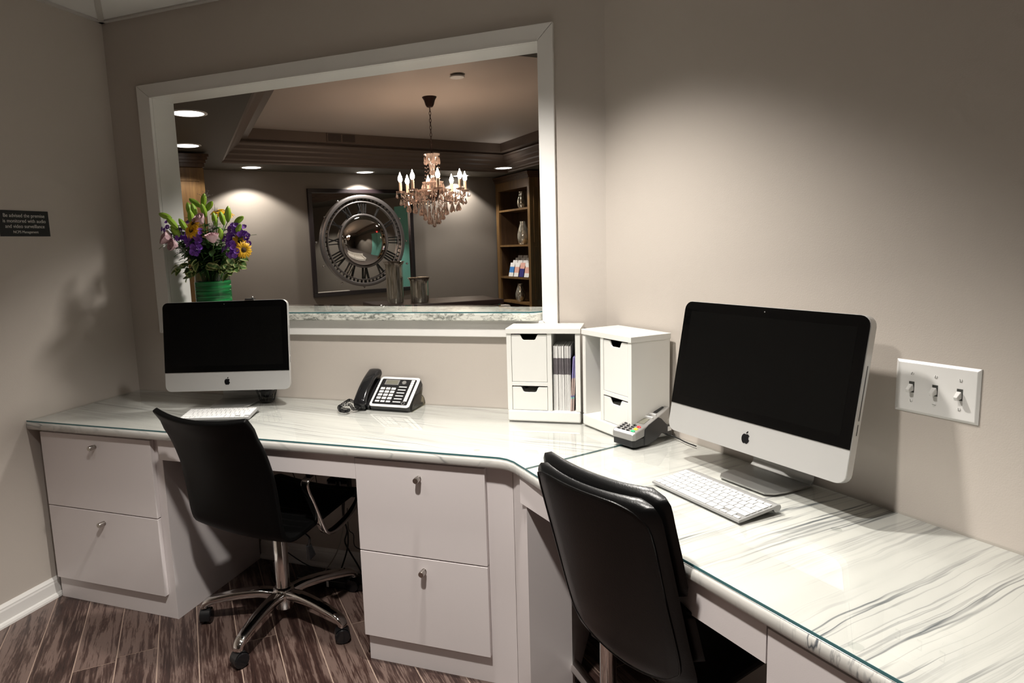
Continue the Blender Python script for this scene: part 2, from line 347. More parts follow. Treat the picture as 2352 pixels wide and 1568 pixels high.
# ------------------------------------------------------------------ mesh tools
class MB:
    """collects geometry and links it as one mesh object"""
    def __init__(s): s.v = []; s.f = []; s.attr = []
    def add(s, vs, fs, mx=None):
        n = len(s.v)
        for p in vs:
            p = Vector(p)
            if mx is not None: p = mx @ p
            s.v.append(tuple(p))
        for f in fs: s.f.append(tuple(i + n for i in f))
        return s
    def box(s, x0, x1, y0, y1, z0, z1, mx=None, bev=0.0):
        if x0 > x1: x0, x1 = x1, x0
        if y0 > y1: y0, y1 = y1, y0
        if z0 > z1: z0, z1 = z1, z0
        if bev <= 0:
            vs = [(x0, y0, z0), (x1, y0, z0), (x1, y1, z0), (x0, y1, z0), (x0, y0, z1), (x1, y0, z1), (x1, y1, z1), (x0, y1, z1)]
            fs = [(0, 3, 2, 1), (4, 5, 6, 7), (0, 1, 5, 4), (1, 2, 6, 5), (2, 3, 7, 6), (3, 0, 4, 7)]
            return s.add(vs, fs, mx)
        b = min(bev, (x1 - x0) / 2.01, (y1 - y0) / 2.01, (z1 - z0) / 2.01)
        X = (x0, x1); Y = (y0, y1); Z = (z0, z1); sg = (1, -1)
        vs = []; idx = {}
        for i in (0, 1):
            for j in (0, 1):
                for k in (0, 1):
                    for a in range(3):
                        p = [X[i] + sg[i] * b, Y[j] + sg[j] * b, Z[k] + sg[k] * b]
                        p[a] = (X[i], Y[j], Z[k])[a]
                        idx[(i, j, k, a)] = len(vs); vs.append(tuple(p))
        fs = []
        for i in (0, 1):
            q = [idx[(i, j, k, 0)] for j, k in ((0, 0), (1, 0), (1, 1), (0, 1))]; fs.append(q if i else q[::-1])
        for j in (0, 1):
            q = [idx[(i, j, k, 1)] for i, k in ((0, 0), (0, 1), (1, 1), (1, 0))]; fs.append(q if j else q[::-1])
        for k in (0, 1):
            q = [idx[(i, j, k, 2)] for i, j in ((0, 0), (1, 0), (1, 1), (0, 1))]; fs.append(q if k else q[::-1])
        for j in (0, 1):
            for k in (0, 1):
                q = [idx[(0, j, k, 1)], idx[(1, j, k, 1)], idx[(1, j, k, 2)], idx[(0, j, k, 2)]]; fs.append(q)
        for i in (0, 1):
            for k in (0, 1):
                fs.append([idx[(i, 0, k, 0)], idx[(i, 1, k, 0)], idx[(i, 1, k, 2)], idx[(i, 0, k, 2)]])
            for j in (0, 1):
                fs.append([idx[(i, j, 0, 0)], idx[(i, j, 1, 0)], idx[(i, j, 1, 1)], idx[(i, j, 0, 1)]])
        for i in (0, 1):
            for j in (0, 1):
                for k in (0, 1):
                    fs.append([idx[(i, j, k, a)] for a in range(3)])
        return s.add(vs, fs, mx)
    def prism(s, poly, z0, z1, mx=None):
        n = len(poly)
        vs = [(p[0], p[1], z0) for p in poly] + [(p[0], p[1], z1) for p in poly]
        fs = [tuple(range(n))[::-1], tuple(range(n, 2 * n))] + [(i, (i + 1) % n, n + (i + 1) % n, n + i) for i in range(n)]
        return s.add(vs, fs, mx)
    def lathe(s, prof, seg=24, mx=None, caps=True):
        vs = []; fs = []
        for r, z in prof:
            for i in range(seg):
                a = 2 * pi * i / seg; vs.append((r * cos(a), r * sin(a), z))
        for j in range(len(prof) - 1):
            for i in range(seg):
                k = (i + 1) % seg
                fs.append((j * seg + i, j * seg + k, (j + 1) * seg + k, (j + 1) * seg + i))
        if caps:
            if prof[0][0] > 1e-6: fs.append(tuple(range(seg))[::-1])
            if prof[-1][0] > 1e-6: fs.append(tuple((len(prof) - 1) * seg + i for i in range(seg)))
        return s.add(vs, fs, mx)
    def tube(s, pts, r, seg=8, mx=None, closed=False, sec=None):
        """sweep; r number or list; sec=(w,h) gives a rounded flat section"""
        pts = [Vector(p) for p in pts]; n = len(pts)
        vs = []; fs = []; prev = None
        for i, p in enumerate(pts):
            if closed: t = (pts[(i + 1) % n] - pts[i - 1])
            else: t = pts[min(i + 1, n - 1)] - pts[max(i - 1, 0)]
            t.normalize()
            if prev is None:
                ref = Vector((0, 0, 1)) if abs(t.z) < 0.9 else Vector((1, 0, 0))
                if sec and len(sec) > 2: ref = Vector(sec[2])
                a = t.cross(ref).normalized()
            else:
                a = (prev - t * prev.dot(t)).normalized()
            prev = a; b = t.cross(a)
            rr = r[i] if isinstance(r, (list, tuple)) else r
            for k in range(seg):
                an = 2 * pi * k / seg
                if sec:
                    ca, sa = cos(an), sin(an)
                    ca = math.copysign(abs(ca) ** 0.5, ca) * sec[0] * rr; sa = math.copysign(abs(sa) ** 0.5, sa) * sec[1] * rr
                    vs.append(tuple(p + a * ca + b * sa))
                else: vs.append(tuple(p + (a * cos(an) + b * sin(an)) * rr))
        m_ = n if closed else n - 1
        for i in range(m_):
            for k in range(seg):
                i2 = (i + 1) % n; k2 = (k + 1) % seg
                fs.append((i * seg + k, i * seg + k2, i2 * seg + k2, i2 * seg + k))
        if not closed:
            fs.append(tuple(range(seg))[::-1]); fs.append(tuple((n - 1) * seg + k for k in range(seg)))
        return s.add(vs, fs, mx)
    def grid(s, rows, mx=None, close_u=False):
        nr = len(rows); nc = len(rows[0]); vs = [p for r in rows for p in r]; fs = []
        for i in range(nr - 1):
            for j in range(nc if close_u else nc - 1):
                k = (j + 1) % nc
                fs.append((i * nc + j, i * nc + k, (i + 1) * nc + k, (i + 1) * nc + j))
        return s.add(vs, fs, mx)
    def ball(s, c, r, seg=12, rings=7, mx=None, sc=(1, 1, 1)):
        prof = [(r * sin(pi * j / rings), -r * cos(pi * j / rings)) for j in range(rings + 1)]
        prof[0] = (1e-7, -r); prof[-1] = (1e-7, r)
        t = Matrix.Translation(c) @ Matrix.Diagonal((*sc, 1))
        return s.lathe(prof, seg, (mx @ t) if mx is not None else t, caps=False)
    def mesh(s, name, material, smooth=False):
        me = bpy.data.meshes.new(name); me.from_pydata(s.v, [], s.f); me.validate(); me.update()
        import bmesh
        bm = bmesh.new(); bm.from_mesh(me); bmesh.ops.recalc_face_normals(bm, faces=bm.faces); bm.to_mesh(me); bm.free()
        if material is not None: me.materials.append(material)
        if smooth:
            for p in me.polygons: p.use_smooth = True
            try: me.set_sharp_from_angle(angle=radians(smooth if smooth is not True else 40))
            except Exception: pass
        return me
    def build(s, name, material, parent=None, smooth=False, **kw):
        return link(name, s.mesh(name, material, smooth), parent, **kw)

def link(name, me, parent=None, label=None, kind=None, loc=None, rot=None, mx=None):
    o = bpy.data.objects.new(name, me); COL.objects.link(o)
    if parent: o.parent = parent
    if mx is not None: o.matrix_local = mx
    if loc is not None: o.location = loc
    if rot is not None: o.rotation_euler = rot
    if label: o['label'] = label
    if kind: o['kind'] = kind
    return o
def thing(name, label, cat, loc=(0, 0, 0), rz=0, group=None, rot=None):
    o = bpy.data.objects.new(name, None); COL.objects.link(o)
    o.empty_display_size = 0.05
    o.location = loc; o.rotation_euler = rot if rot else (0, 0, rz)
    o['label'] = label; o['category'] = cat
    if group: o['group'] = group
    return o
def tag(o, label, cat, group=None):
    o['label'] = label; o['category'] = cat
    if group: o['group'] = group
    return o
def root(name, kind='structure', loc=(0, 0, 0)):
    o = bpy.data.objects.new(name, None); COL.objects.link(o); o['kind'] = kind; o.location = loc; return o
def bevel(o, w_, seg=2, ang=40):
    b = o.modifiers.new('bevel', 'BEVEL'); b.width = w_; b.segments = seg; b.limit_method = 'ANGLE'; b.angle_limit = radians(ang); return o
def children(o): return [c for c in bpy.data.objects if c.parent == o]
def T(x=0, y=0, z=0): return Matrix.Translation((x, y, z))
def R(a, ax='Z'): return Matrix.Rotation(radians(a), 4, ax)
def frame_to(loc, zdir, xhint=(1, 0, 0)):
    z = Vector(zdir).normalized(); x = Vector(xhint); x = (x - z * x.dot(z))
    if x.length < 1e-4: x = Vector((0, 1, 0)); x = x - z * x.dot(z)
    x.normalize(); y = z.cross(x)
    mt = Matrix.Identity(4)
    for i in range(3): mt[i][0], mt[i][1], mt[i][2], mt[i][3] = x[i], y[i], z[i], loc[i]
    return mt
def smooth_path(pts, n=6):
    pts = [Vector(p) for p in pts]; out = []
    P = [pts[0]] + pts + [pts[-1]]
    for i in range(1, len(P) - 2):
        for k in range(n):
            t = k / n; a, b, c, d = P[i - 1], P[i], P[i + 1], P[i + 2]
            out.append(0.5 * ((2 * b) + (-a + c) * t + (2 * a - 5 * b + 4 * c - d) * t * t + (-a + 3 * b - 3 * c + d) * t ** 3))
    out.append(pts[-1]); return out
def clip_poly(poly, clip):
    """Sutherland-Hodgman, clip convex counter-clockwise"""
    out = list(poly)
    for i in range(len(clip)):
        a, b = clip[i], clip[(i + 1) % len(clip)]
        inp, out = out, []
        def side(p): return (b[0] - a[0]) * (p[1] - a[1]) - (b[1] - a[1]) * (p[0] - a[0])
        for k in range(len(inp)):
            p, q = inp[k], inp[(k + 1) % len(inp)]; sp, sq = side(p), side(q)
            if sp >= 0: out.append(p)
            if sp * sq < 0:
                t = sp / (sp - sq); out.append((p[0] + t * (q[0] - p[0]), p[1] + t * (q[1] - p[1])))
        if not out: return []
    return out
def area(poly): return abs(sum(poly[i][0] * poly[(i + 1) % len(poly)][1] - poly[(i + 1) % len(poly)][0] * poly[i][1] for i in range(len(poly)))) / 2
def text_mesh(txt, size, material, name, parent, mx, align='CENTER', depth=0.0004, xs=1.0):
    c = bpy.data.curves.new(name, 'FONT'); c.body = txt; c.size = size; c.align_x = align; c.align_y = 'CENTER'; c.extrude = depth
    t = bpy.data.objects.new('tmp', c); COL.objects.link(t)
    dg = bpy.context.evaluated_depsgraph_get(); me = bpy.data.meshes.new_from_object(t.evaluated_get(dg))
    bpy.data.objects.remove(t); bpy.data.curves.remove(c)
    me.materials.clear(); me.materials.append(material)
    if xs != 1.0:
        for v in me.vertices: v.co.x *= xs
    return link(name, me, parent, mx=mx)

# ------------------------------------------------------------------ room geometry
D = 2.3741; XL = -2.499; XR = -0.2818; YB = -4.6
Q = sqrt(0.5)
def RW(s, off, z=0.0):      # right-wall coordinates: s along it from the corner, off into the room
    return Vector((XR + (s - off) * Q, D - (s + off) * Q, z))
S_END = 3.2
pr = RW(S_END, 0)
ROOM = [(XL, YB), (pr.x, YB), (pr.x, pr.y), (XR, D), (XL, D)]     # counter-clockwise
WX0, WX1, WZ0, WZ1 = -2.2546, -0.513, 1.09, 2.096                # opening
WT = 0.13                                                       # wall thickness
# wall_front with opening (four blocks in one wall)
wf = MB()
wf.box(XL - 0.12, WX0 - 0.012, D, D + WT - 0.005, 0, CEIL + 0.06)
wf.box(WX1 + 0.012, XR + 0.16, D, D + WT - 0.005, 0, CEIL + 0.06)
wf.box(WX0 - 0.012, WX1 + 0.012, D, D + WT - 0.005, WZ1 + 0.012, CEIL + 0.06)
wf.box(WX0 - 0.012, WX1 + 0.012, D, D + WT - 0.005, 0, 1.1085)
wf.build('wall_front', M['paint'], kind='structure')
MB().box(XL - 0.12, XL, YB - 0.1, D, 0, CEIL + 0.06).build('wall_left', M['paint'], kind='structure')
a, b = RW(0, 0), RW(S_END, 0); a2, b2 = RW(0.05, -0.12), RW(S_END, -0.12)
MB().prism([(a.x, a.y), (b.x, b.y), (b2.x, b2.y), (a2.x, a2.y)], 0, CEIL + 0.06).build('wall_right', M['paint'], kind='structure')
MB().box(pr.x, pr.x + 0.12, YB - 0.1, pr.y, 0, CEIL + 0.06).build('wall_side', M['paint'], kind='structure')
MB().box(XL - 0.12, pr.x + 0.12, YB - 0.12, YB, 0, CEIL + 0.06).build('wall_back', M['paint'], kind='structure')

# floor with planks
fl = MB().prism(ROOM, -0.06, -0.0012).build('floor', M['plank_joint'], kind='structure')
du = Vector((cos(radians(-47.5)), sin(radians(-47.5)))); dv = Vector((-du.y, du.x))
anchor = Vector((-2.129, 1.835)); PW = 0.134
random.seed(3)
far_planks = MB()
for i in range(-44, 44):
    u = -7 + random.random() * 0.9
    while u < 9:
        L_ = random.choice((0.9, 1.2, 1.2, 0.6)); g = 0.0020
        q = [(u + g, i * PW + g), (u + L_ - g, i * PW + g), (u + L_ - g, (i + 1) * PW - g), (u + g, (i + 1) * PW - g)]
        poly = [tuple(anchor + du * x + dv * y) for x, y in q]
        poly = clip_poly(poly, ROOM)
        if poly and area(poly) > 1e-4:
            if max(p[1] for p in poly) > -0.1: MB().prism(poly, -0.0011, 0.0).build('plank', M['plank'], fl)
            else: far_planks.prism(poly, -0.0011, 0.0)
        u += L_
far_planks.build('planks', M['plank'], fl, kind='stuff')
# ceiling grid at 45 degrees, tee starts in the left corner
cl = MB().prism(ROOM, CEIL + 0.012, CEIL + 0.06).build('ceiling', M['tee'], kind='structure')
cu = Vector((Q, -Q)); cv = Vector((Q, Q)); c0 = Vector((XL, D)); TS = 0.61
lights_xy = [(x, y) for x, y, *_ in ROOM_LIGHTS]
for i in range(-12, 16):
    for j in range(-14, 12):
        g = 0.012
        poly = [tuple(c0 + cu * x + cv * y) for x, y in ((i * TS + g, j * TS + g), ((i + 1) * TS - g, j * TS + g), ((i + 1) * TS - g, (j + 1) * TS - g), (i * TS + g, (j + 1) * TS - g))]
        poly = clip_poly(poly, ROOM)
        if poly and area(poly) > 2e-3: MB().prism(poly, CEIL + 0.004, CEIL + 0.012).build('ceiling_tile', M['tile'], cl)
for i in range(-10, 11):
    for dirv, off in ((cu, cv), (cv, cu)):
        o_ = c0 + off * (i * TS); e0 = o_ - dirv * 8; e1 = o_ + dirv * 8; nn = off * 0.012
        poly = clip_poly([tuple(e0 - nn), tuple(e1 - nn), tuple(e1 + nn), tuple(e0 + nn)] if dirv == cu else [tuple(e1 - nn), tuple(e0 - nn), tuple(e0 + nn), tuple(e1 + nn)][::1], ROOM)
        if poly and area(poly) > 1e-3: MB().prism(poly, CEIL - 0.001, CEIL + 0.004).build('grid_tee', M['tee'], cl)
# wall angle strips round the ceiling
g = MB()
for k in range(len(ROOM)):
    p, q = Vector(ROOM[k]), Vector(ROOM[(k + 1) % len(ROOM)]); t = (q - p).normalized(); nn = Vector((-t.y, t.x)) * 0.022
    poly = [tuple(p), tuple(q), tuple(q + nn), tuple(p + nn)]
    MB().prism(poly, CEIL - 0.004, CEIL + 0.003).build('wall_angle', M['tee'], cl)

# room downlight fixtures
for i, (x, y, *_r) in enumerate(ROOM_LIGHTS):
    t = thing('recessed_light', ['round recessed ceiling downlight left of the desk chairs', 'round recessed ceiling downlight above the right desk chair',
              'round recessed ceiling downlight over the desk corner', 'round recessed ceiling downlight furthest from the window'][i], 'ceiling light', (x, y, CEIL), group='recessed lights in the office ceiling')
    MB().lathe([(0.062, -0.002), (0.086, -0.006), (0.092, 0.0), (0.09, 0.001)], 32, caps=False).build('trim_ring', M['plastic_white'], t, smooth=True)
    MB().lathe([(1e-5, -0.001), (0.064, -0.001), (0.064, 0.0003), (1e-5, 0.0003)], 32, caps=False).build('lens', M['lens'], t)

# baseboards (profiled)
def baseboard(name, p0, p1, inward, h=0.085, mat_=None):
    p0 = Vector(p0); p1 = Vector(p1); nrm = Vector(inward)
    prof = [(0, 0.0), (0.024, 0.0), (0.024, 0.008), (0.020, 0.016), (0.0135, 0.020), (0.0135, h * 0.72), (0.0115, h * 0.80), (0.0115, h * 0.86), (0.006, h * 0.95), (0.003, h), (0, h)]
    vs = []; n = len(prof)
    for p in (p0, p1):
        for a_, z in prof: q = p + nrm * a_; vs.append((q.x, q.y, z))
    fs = [(i, (i + 1) % n, n + (i + 1) % n, n + i) for i in range(n)] + [tuple(range(n))[::-1], tuple(range(n, 2 * n))]
    return MB().add(vs, fs).build(name, mat_ or M['trim'], kind='structure')
baseboard('baseboard_left', (XL, YB), (XL, 1.846), (1, 0))
baseboard('baseboard_front', (-1.856, D), (-1.026, D), (0, -1))

# window trim: face boards, mitred, and reveal boards
tr = root('trim_1')
OX0, OX1, OZ0, OZ1 = -2.3245, -0.4564, 1.045, 2.1525
yf = D - 0.016; WZB = 1.1088
def board(poly, name='trim_board'):
    vs = [(x, yf, z) for x, z in poly] + [(x, D + 0.002, z) for x, z in poly]; n = len(poly)
    o = MB().add(vs, [tuple(range(n)), tuple(range(n, 2 * n))[::-1]] + [(i, n + i, n + (i + 1) % n, (i + 1) % n) for i in range(n)]).build(name, M['trim'], tr)
    return bevel(o, 0.0022, 2, 30)
gg = 0.0006
board([(OX0 + gg, OZ1), (OX1 - gg, OZ1), (WX1 - gg, WZ1), (WX0 + gg, WZ1)])
board([(OX0, OZ1 - gg), (WX0, WZ1 - gg), (WX0, WZB + gg), (OX0, OZ0 + gg)])
board([(OX1, OZ1 - gg), (OX1, OZ0 + gg), (WX1, WZB + gg), (WX1, WZ1 - gg)])
board([(OX0 + gg, OZ0), (WX0 + gg, WZB), (WX1 - gg, WZB), (OX1 - gg, OZ0)])
yb = D + WT
MB().box(WX0 - 0.011, WX0, D + 0.0022, yb, 1.109, WZ1).build('reveal_board', M['trim'], tr)
MB().box(WX1, WX1 + 0.011, D + 0.0022, yb, 1.109, WZ1).build('reveal_board', M['trim'], tr)
MB().box(WX0 - 0.011, WX1 + 0.011, D + 0.0022, yb, WZ1, WZ1 + 0.011).build('reveal_board', M['trim'], tr)
# thin bead between face board and head reveal
MB().box(WX0, WX1, yf - 0.0015, yf + 0.004, WZ1 - 0.0015, WZ1 + 0.003).build('reveal_bead', M['trim'], tr)

# ------------------------------------------------------------------ granite sill with glass
sill = thing('stone_sill', 'white grey speckled stone ledge in the reception window with glass on top', 'counter')
def rounded_front(x0, x1, y0, y1a, y1b, r, n=6, left_round=True):
    pts = []
    if left_round:
        pts += [(x0 + r - r * cos(a_), y0 + r - r * sin(a_)) for a_ in [pi / 2 * k / n for k in range(n + 1)]]
    else: pts += [(x0, y0)]
    pts += [(x1 - r + r * sin(a_), y0 + r - r * cos(a_)) for a_ in [pi / 2 * k / n for k in range(n + 1)]]
    pts += [(x1, y1b), (x0, y1a)]
    return pts
slab = MB().prism(rounded_front(WX0 + 0.001, WX1 - 0.001, 2.338, 2.72, 2.585, 0.05), 1.1095, 1.138).build('stone_slab', M['marble_rough'], sill)
bevel(slab, 0.003, 2, 50)
gp = rounded_front(WX0 + 0.003, WX1 - 0.003, 2.342, 2.715, 2.58, 0.05)
MB().prism(gp, 1.1382, 1.144).build('glass_top', M['glass'], sill)
e = MB()
for k in range(len(gp) - 3):
    p, q = Vector(gp[k]), Vector(gp[k + 1]); t = (q - p).normalized(); nn = Vector((t.y, -t.x)) * 0.0008
    e.prism([tuple(p), tuple(q), tuple(q + nn), tuple(p + nn)][::-1], 1.1382, 1.1438)
e.build('glass_edge', M['glass_edge'], sill)

# ------------------------------------------------------------------ worktop
ZT = 0.7677
def fr(off):   # front edge path of the worktop shifted inwards by off: list of points left -> bend
    pts = [(XL + 0.002, 1.794 + off)]
    cpts = [(-0.565, 1.794), (-0.530, 1.793), (-0.505, 1.786), (-0.480, 1.769), (-0.455, 1.741), (-0.437, 1.7218)]
    nr = [(0, 1), (0.08, 1), (0.3, 0.95), (0.5, 0.86), (0.64, 0.77), (0.7071, 0.7071)]
    for (x, y), (a_, b_) in zip(cpts, nr): pts.append((x + a_ * off, y + b_ * off))
    return pts
seamF, seamW = Vector((-0.437, 1.7218)), Vector((-0.068, 2.16))
# right desk front line: x+y = 1.2848 -> slide to 1.272 further along
RF0 = RW(0.52, 0.578); REND = 2.5
def layers(mk, zs):
    """mk(off) -> polygon; zs list of (z, off)"""
    mb = MB(); n = None; vs = []
    for z, o_ in zs:
        p = mk(o_); n = len(p); vs += [(x, y, z) for x, y in p]
    fs = [tuple(range(n))[::-1], tuple(range((len(zs) - 1) * n, len(zs) * n))]
    for j in range(len(zs) - 1):
        for i in range(n):
            k = (i + 1) % n; fs.append((j * n + i, j * n + k, (j + 1) * n + k, (j + 1) * n + i))
    return mb.add(vs, fs)
def left_poly(off, g=0.0): return fr(off) + [(seamW.x - g, seamW.y - g), (XR, D - 0.001), (XL + 0.002, D - 0.001)]
sd = Vector((seamW.x - seamF.x, seamW.y - seamF.y)).normalized()
def right_poly(off, g=0.0005):
    a_ = seamF + sd * (off * 1.02) + Vector((g, -g)); b_ = RW(0.50, 0.579 - off); c_ = RW(REND, 0.579 - off); d_ = RW(REND, 0.001); e_ = seamW + Vector((g, -g))
    return [(a_.x, a_.y), (b_.x, b_.y), (c_.x, c_.y), (d_.x, d_.y), (e_.x, e_.y)]
wt = thing('worktop', 'continuous white grey-veined marble worktop bending round the corner under glass sheets', 'desk')
zs = [(0.7290, 0.010), (0.7310, 0.004), (0.7365, 0.0), (0.7540, 0.0), (0.7590, 0.003), (0.7617, 0.010)]
layers(left_poly, zs).build('marble_slab', M['marble_left'], wt, smooth=50, label='left marble slab with fine veins along the wall')
layers(right_poly, zs).build('marble_slab', M['marble_right'], wt, smooth=50, label='right marble slab with bold veins across it')
gl1 = layers(left_poly, [(0.7618, 0.0035), (ZT, 0.0035)]).build('glass_sheet', M['glass'], wt)
gl2 = layers(lambda o_: right_poly(o_, 0.0015), [(0.7618, 0.0035), (ZT, 0.0035)]).build('glass_sheet', M['glass'], wt)
def edge_strip(pts, z0, z1, parent):
    e_ = MB(); vs = []
    for x, y in pts: vs.append(Vector((x, y)))
    nrm = []
    for k in range(len(vs)):
        t = (vs[min(k + 1, len(vs) - 1)] - vs[max(k - 1, 0)]).normalized(); nrm.append(Vector((t.y, -t.x)) * 0.0009)
    V_ = []
    for p, n_ in zip(vs, nrm):
        for q_ in (p, p + n_):
            V_.append((q_.x, q_.y, z0)); V_.append((q_.x, q_.y, z1))
    F_ = []
    for k in range(len(vs) - 1):
        a_ = k * 4; b_ = a_ + 4
        F_ += [(a_, a_ + 1, b_ + 1, b_), (a_ + 2, b_ + 2, b_ + 3, a_ + 3), (a_ + 1, a_ + 3, b_ + 3, b_ + 1), (a_, b_, b_ + 2, a_ + 2)]
    e_.add(V_, F_); return e_.build('glass_edge', M['glass_edge'], parent)
edge_strip(fr(0.0035), 0.7618, ZT - 0.0002, gl1)
rp = right_poly(0.0035, 0.0015); edge_strip(rp[:3], 0.7618, ZT - 0.0002, gl2)
sp = [tuple(seamF + sd * 0.006 + Vector((0.0012, -0.0012))), tuple(seamW + Vector((0.0012, -0.0012)))]
edge_strip(sp[::-1], 0.7618, ZT - 0.0012, gl2)
# small clear bumper discs under the glass
for (x, y, z_) in ((-0.62, 1.86, 0), (0.245, 1.075, 0), (0.86, 1.19, 0), (0.30, 1.52, 0)):
    MB().lathe([(0.009, 0.0), (0.011, 0.0), (0.011, 0.0006), (0.009, 0.0006)], 20, T(x, y, 0.7618)).build('clear_bumper', M['glass'], wt)

# ------------------------------------------------------------------ base cabinets
def knob(parent, x, y, z, nrm=(0, -1)):
    d_ = Vector((nrm[0], nrm[1], 0))
    mb = MB().lathe([(0.0085, 0), (0.0085, 0.003), (0.007, 0.004), (0.007, 0.008), (0.0095, 0.0095), (0.0095, 0.027), (0.0088, 0.0285), (1e-5, 0.0285)], 20, frame_to((x, y, z), d_, (0, 0, 1)))
    return mb.build('knob', M['nickel'], parent, smooth=True)
def drawer_cab(label, bx0, bx1, dx0, dx1, kx):
    t = thing('drawer_cabinet', label, 'cabinet')
    MB().box(bx0, bx1, 1.836, 2.35, 0.0, 0.7285, bev=0.0008).build('body', M['laminate'], t)
    for (z0, z1, kz, kxx) in ((0.4135, 0.7195, 0.676, kx), (0.098, 0.4095, 0.366, kx + 0.005)):
        dr = MB().box(dx0, dx1, 1.8165, 1.8355, z0, z1, bev=0.001).build('drawer', M['laminate'], t)
        knob(dr, kxx, 1.8165, kz)
    return t
lc = drawer_cab('white two-drawer base cabinet at the left wall under the worktop', -2.4687, -1.857, -2.457, -1.890, -2.168)
MB().box(-1.8565, -1.8550, 1.8355, 2.35, 0.0, 0.7285).build('side_panel', M['laminate'], lc)
mc = thing('drawer_cabinet', 'white two-drawer base cabinet in the middle, next to the desk bend', 'cabinet')
MB().prism([(-1.0224, 1.836), (-0.5005, 1.836), (-0.5005, 2.35), (-1.0224, 2.35)], 0, 0.7285).build('body', M['laminate'], mc)
for (z0, z1, kz, kx) in ((0.4045, 0.7195, 0.671, -0.803), (0.098, 0.4005, 0.360, -0.799)):
    dr = MB().box(-1.0285, -0.5838, 1.8165, 1.8355, z0, z1, bev=0.001).build('drawer', M['laminate'], mc)
    knob(dr, kx, 1.8165, kz)
MB().prism([(-0.4995, 1.836), (-0.4346, 1.737), (-0.3286, 1.843), (-0.3286, 2.345), (-0.4995, 2.345)], 0, 0.7285).build('corner_filler', M['laminate'], mc)
ap = MB().box(-1.8540, -1.0290, 1.8165, 1.8345, 0.648, 0.7285, bev=0.001).build('desk_apron', M['laminate'])
tag(ap, 'white apron panel above the left knee space', 'panel')
def rw_box(mb, s0, s1, o0, o1, z0, z1):
    a_ = [RW(s0, o1), RW(s1, o1), RW(s1, o0), RW(s0, o0)]
    return mb.prism([(p.x, p.y) for p in a_], z0, z1)
ap = rw_box(MB(), 0.314, 1.1455, 0.5485, 0.5625, 0.650, 0.7285).build('desk_apron', M['laminate'])
tag(ap, 'white apron panel above the right knee space', 'panel')
rc = thing('drawer_cabinet', 'white base cabinet at the right edge below the worktop', 'cabinet')
rw_box(MB(), 1.152, REND, 0.02, 0.545, 0.0, 0.7285).build('body', M['laminate'], rc)
for (z0, z1, kz) in ((0.4135, 0.7195, 0.676), (0.098, 0.4095, 0.366)):
    dr = rw_box(MB(), 1.150, 1.62, 0.5455, 0.5645, z0, z1).build('drawer', M['laminate'], rc)
    p = RW(1.385, 0.5645); knob(dr, p.x, p.y, kz, (-Q, -Q))

# ------------------------------------------------------------------ all-in-one computers
def logo_mesh():
    # bitten fruit outline
    mb = MB(); pts = []
    R0 = [(-0.00, 0.0125), (0.0035, 0.0135), (0.0075, 0.0135), (0.0110, 0.0112), (0.0125, 0.0090), (0.0103, 0.0062), (0.0096, 0.0028), (0.0108, -0.0010), (0.0136, -0.0034),
          (0.0118, -0.0080), (0.0088, -0.0126), (0.0056, -0.0150), (0.0026, -0.0142), (0.0, -0.0134), (-0.0030, -0.0143), (-0.0062, -0.0150), (-0.0096, -0.0118),
          (-0.0126, -0.0060), (-0.0136, 0.0005), (-0.0126, 0.0066), (-0.0095, 0.0112), (-0.0060, 0.0132), (-0.0030, 0.0132)]
    k = 0.85
    mb.prism([(x * k, y * k) for x, y in R0], 0, 0.0006)
    leaf = [(0.0002, 0.0150), (0.0008, 0.0185), (0.0030, 0.0212), (0.0064, 0.0228), (0.0062, 0.0192), (0.0040, 0.0165)]
    mb.prism([(x * k, y * k) for x, y in leaf[::-1]], 0, 0.0006)
    return mb
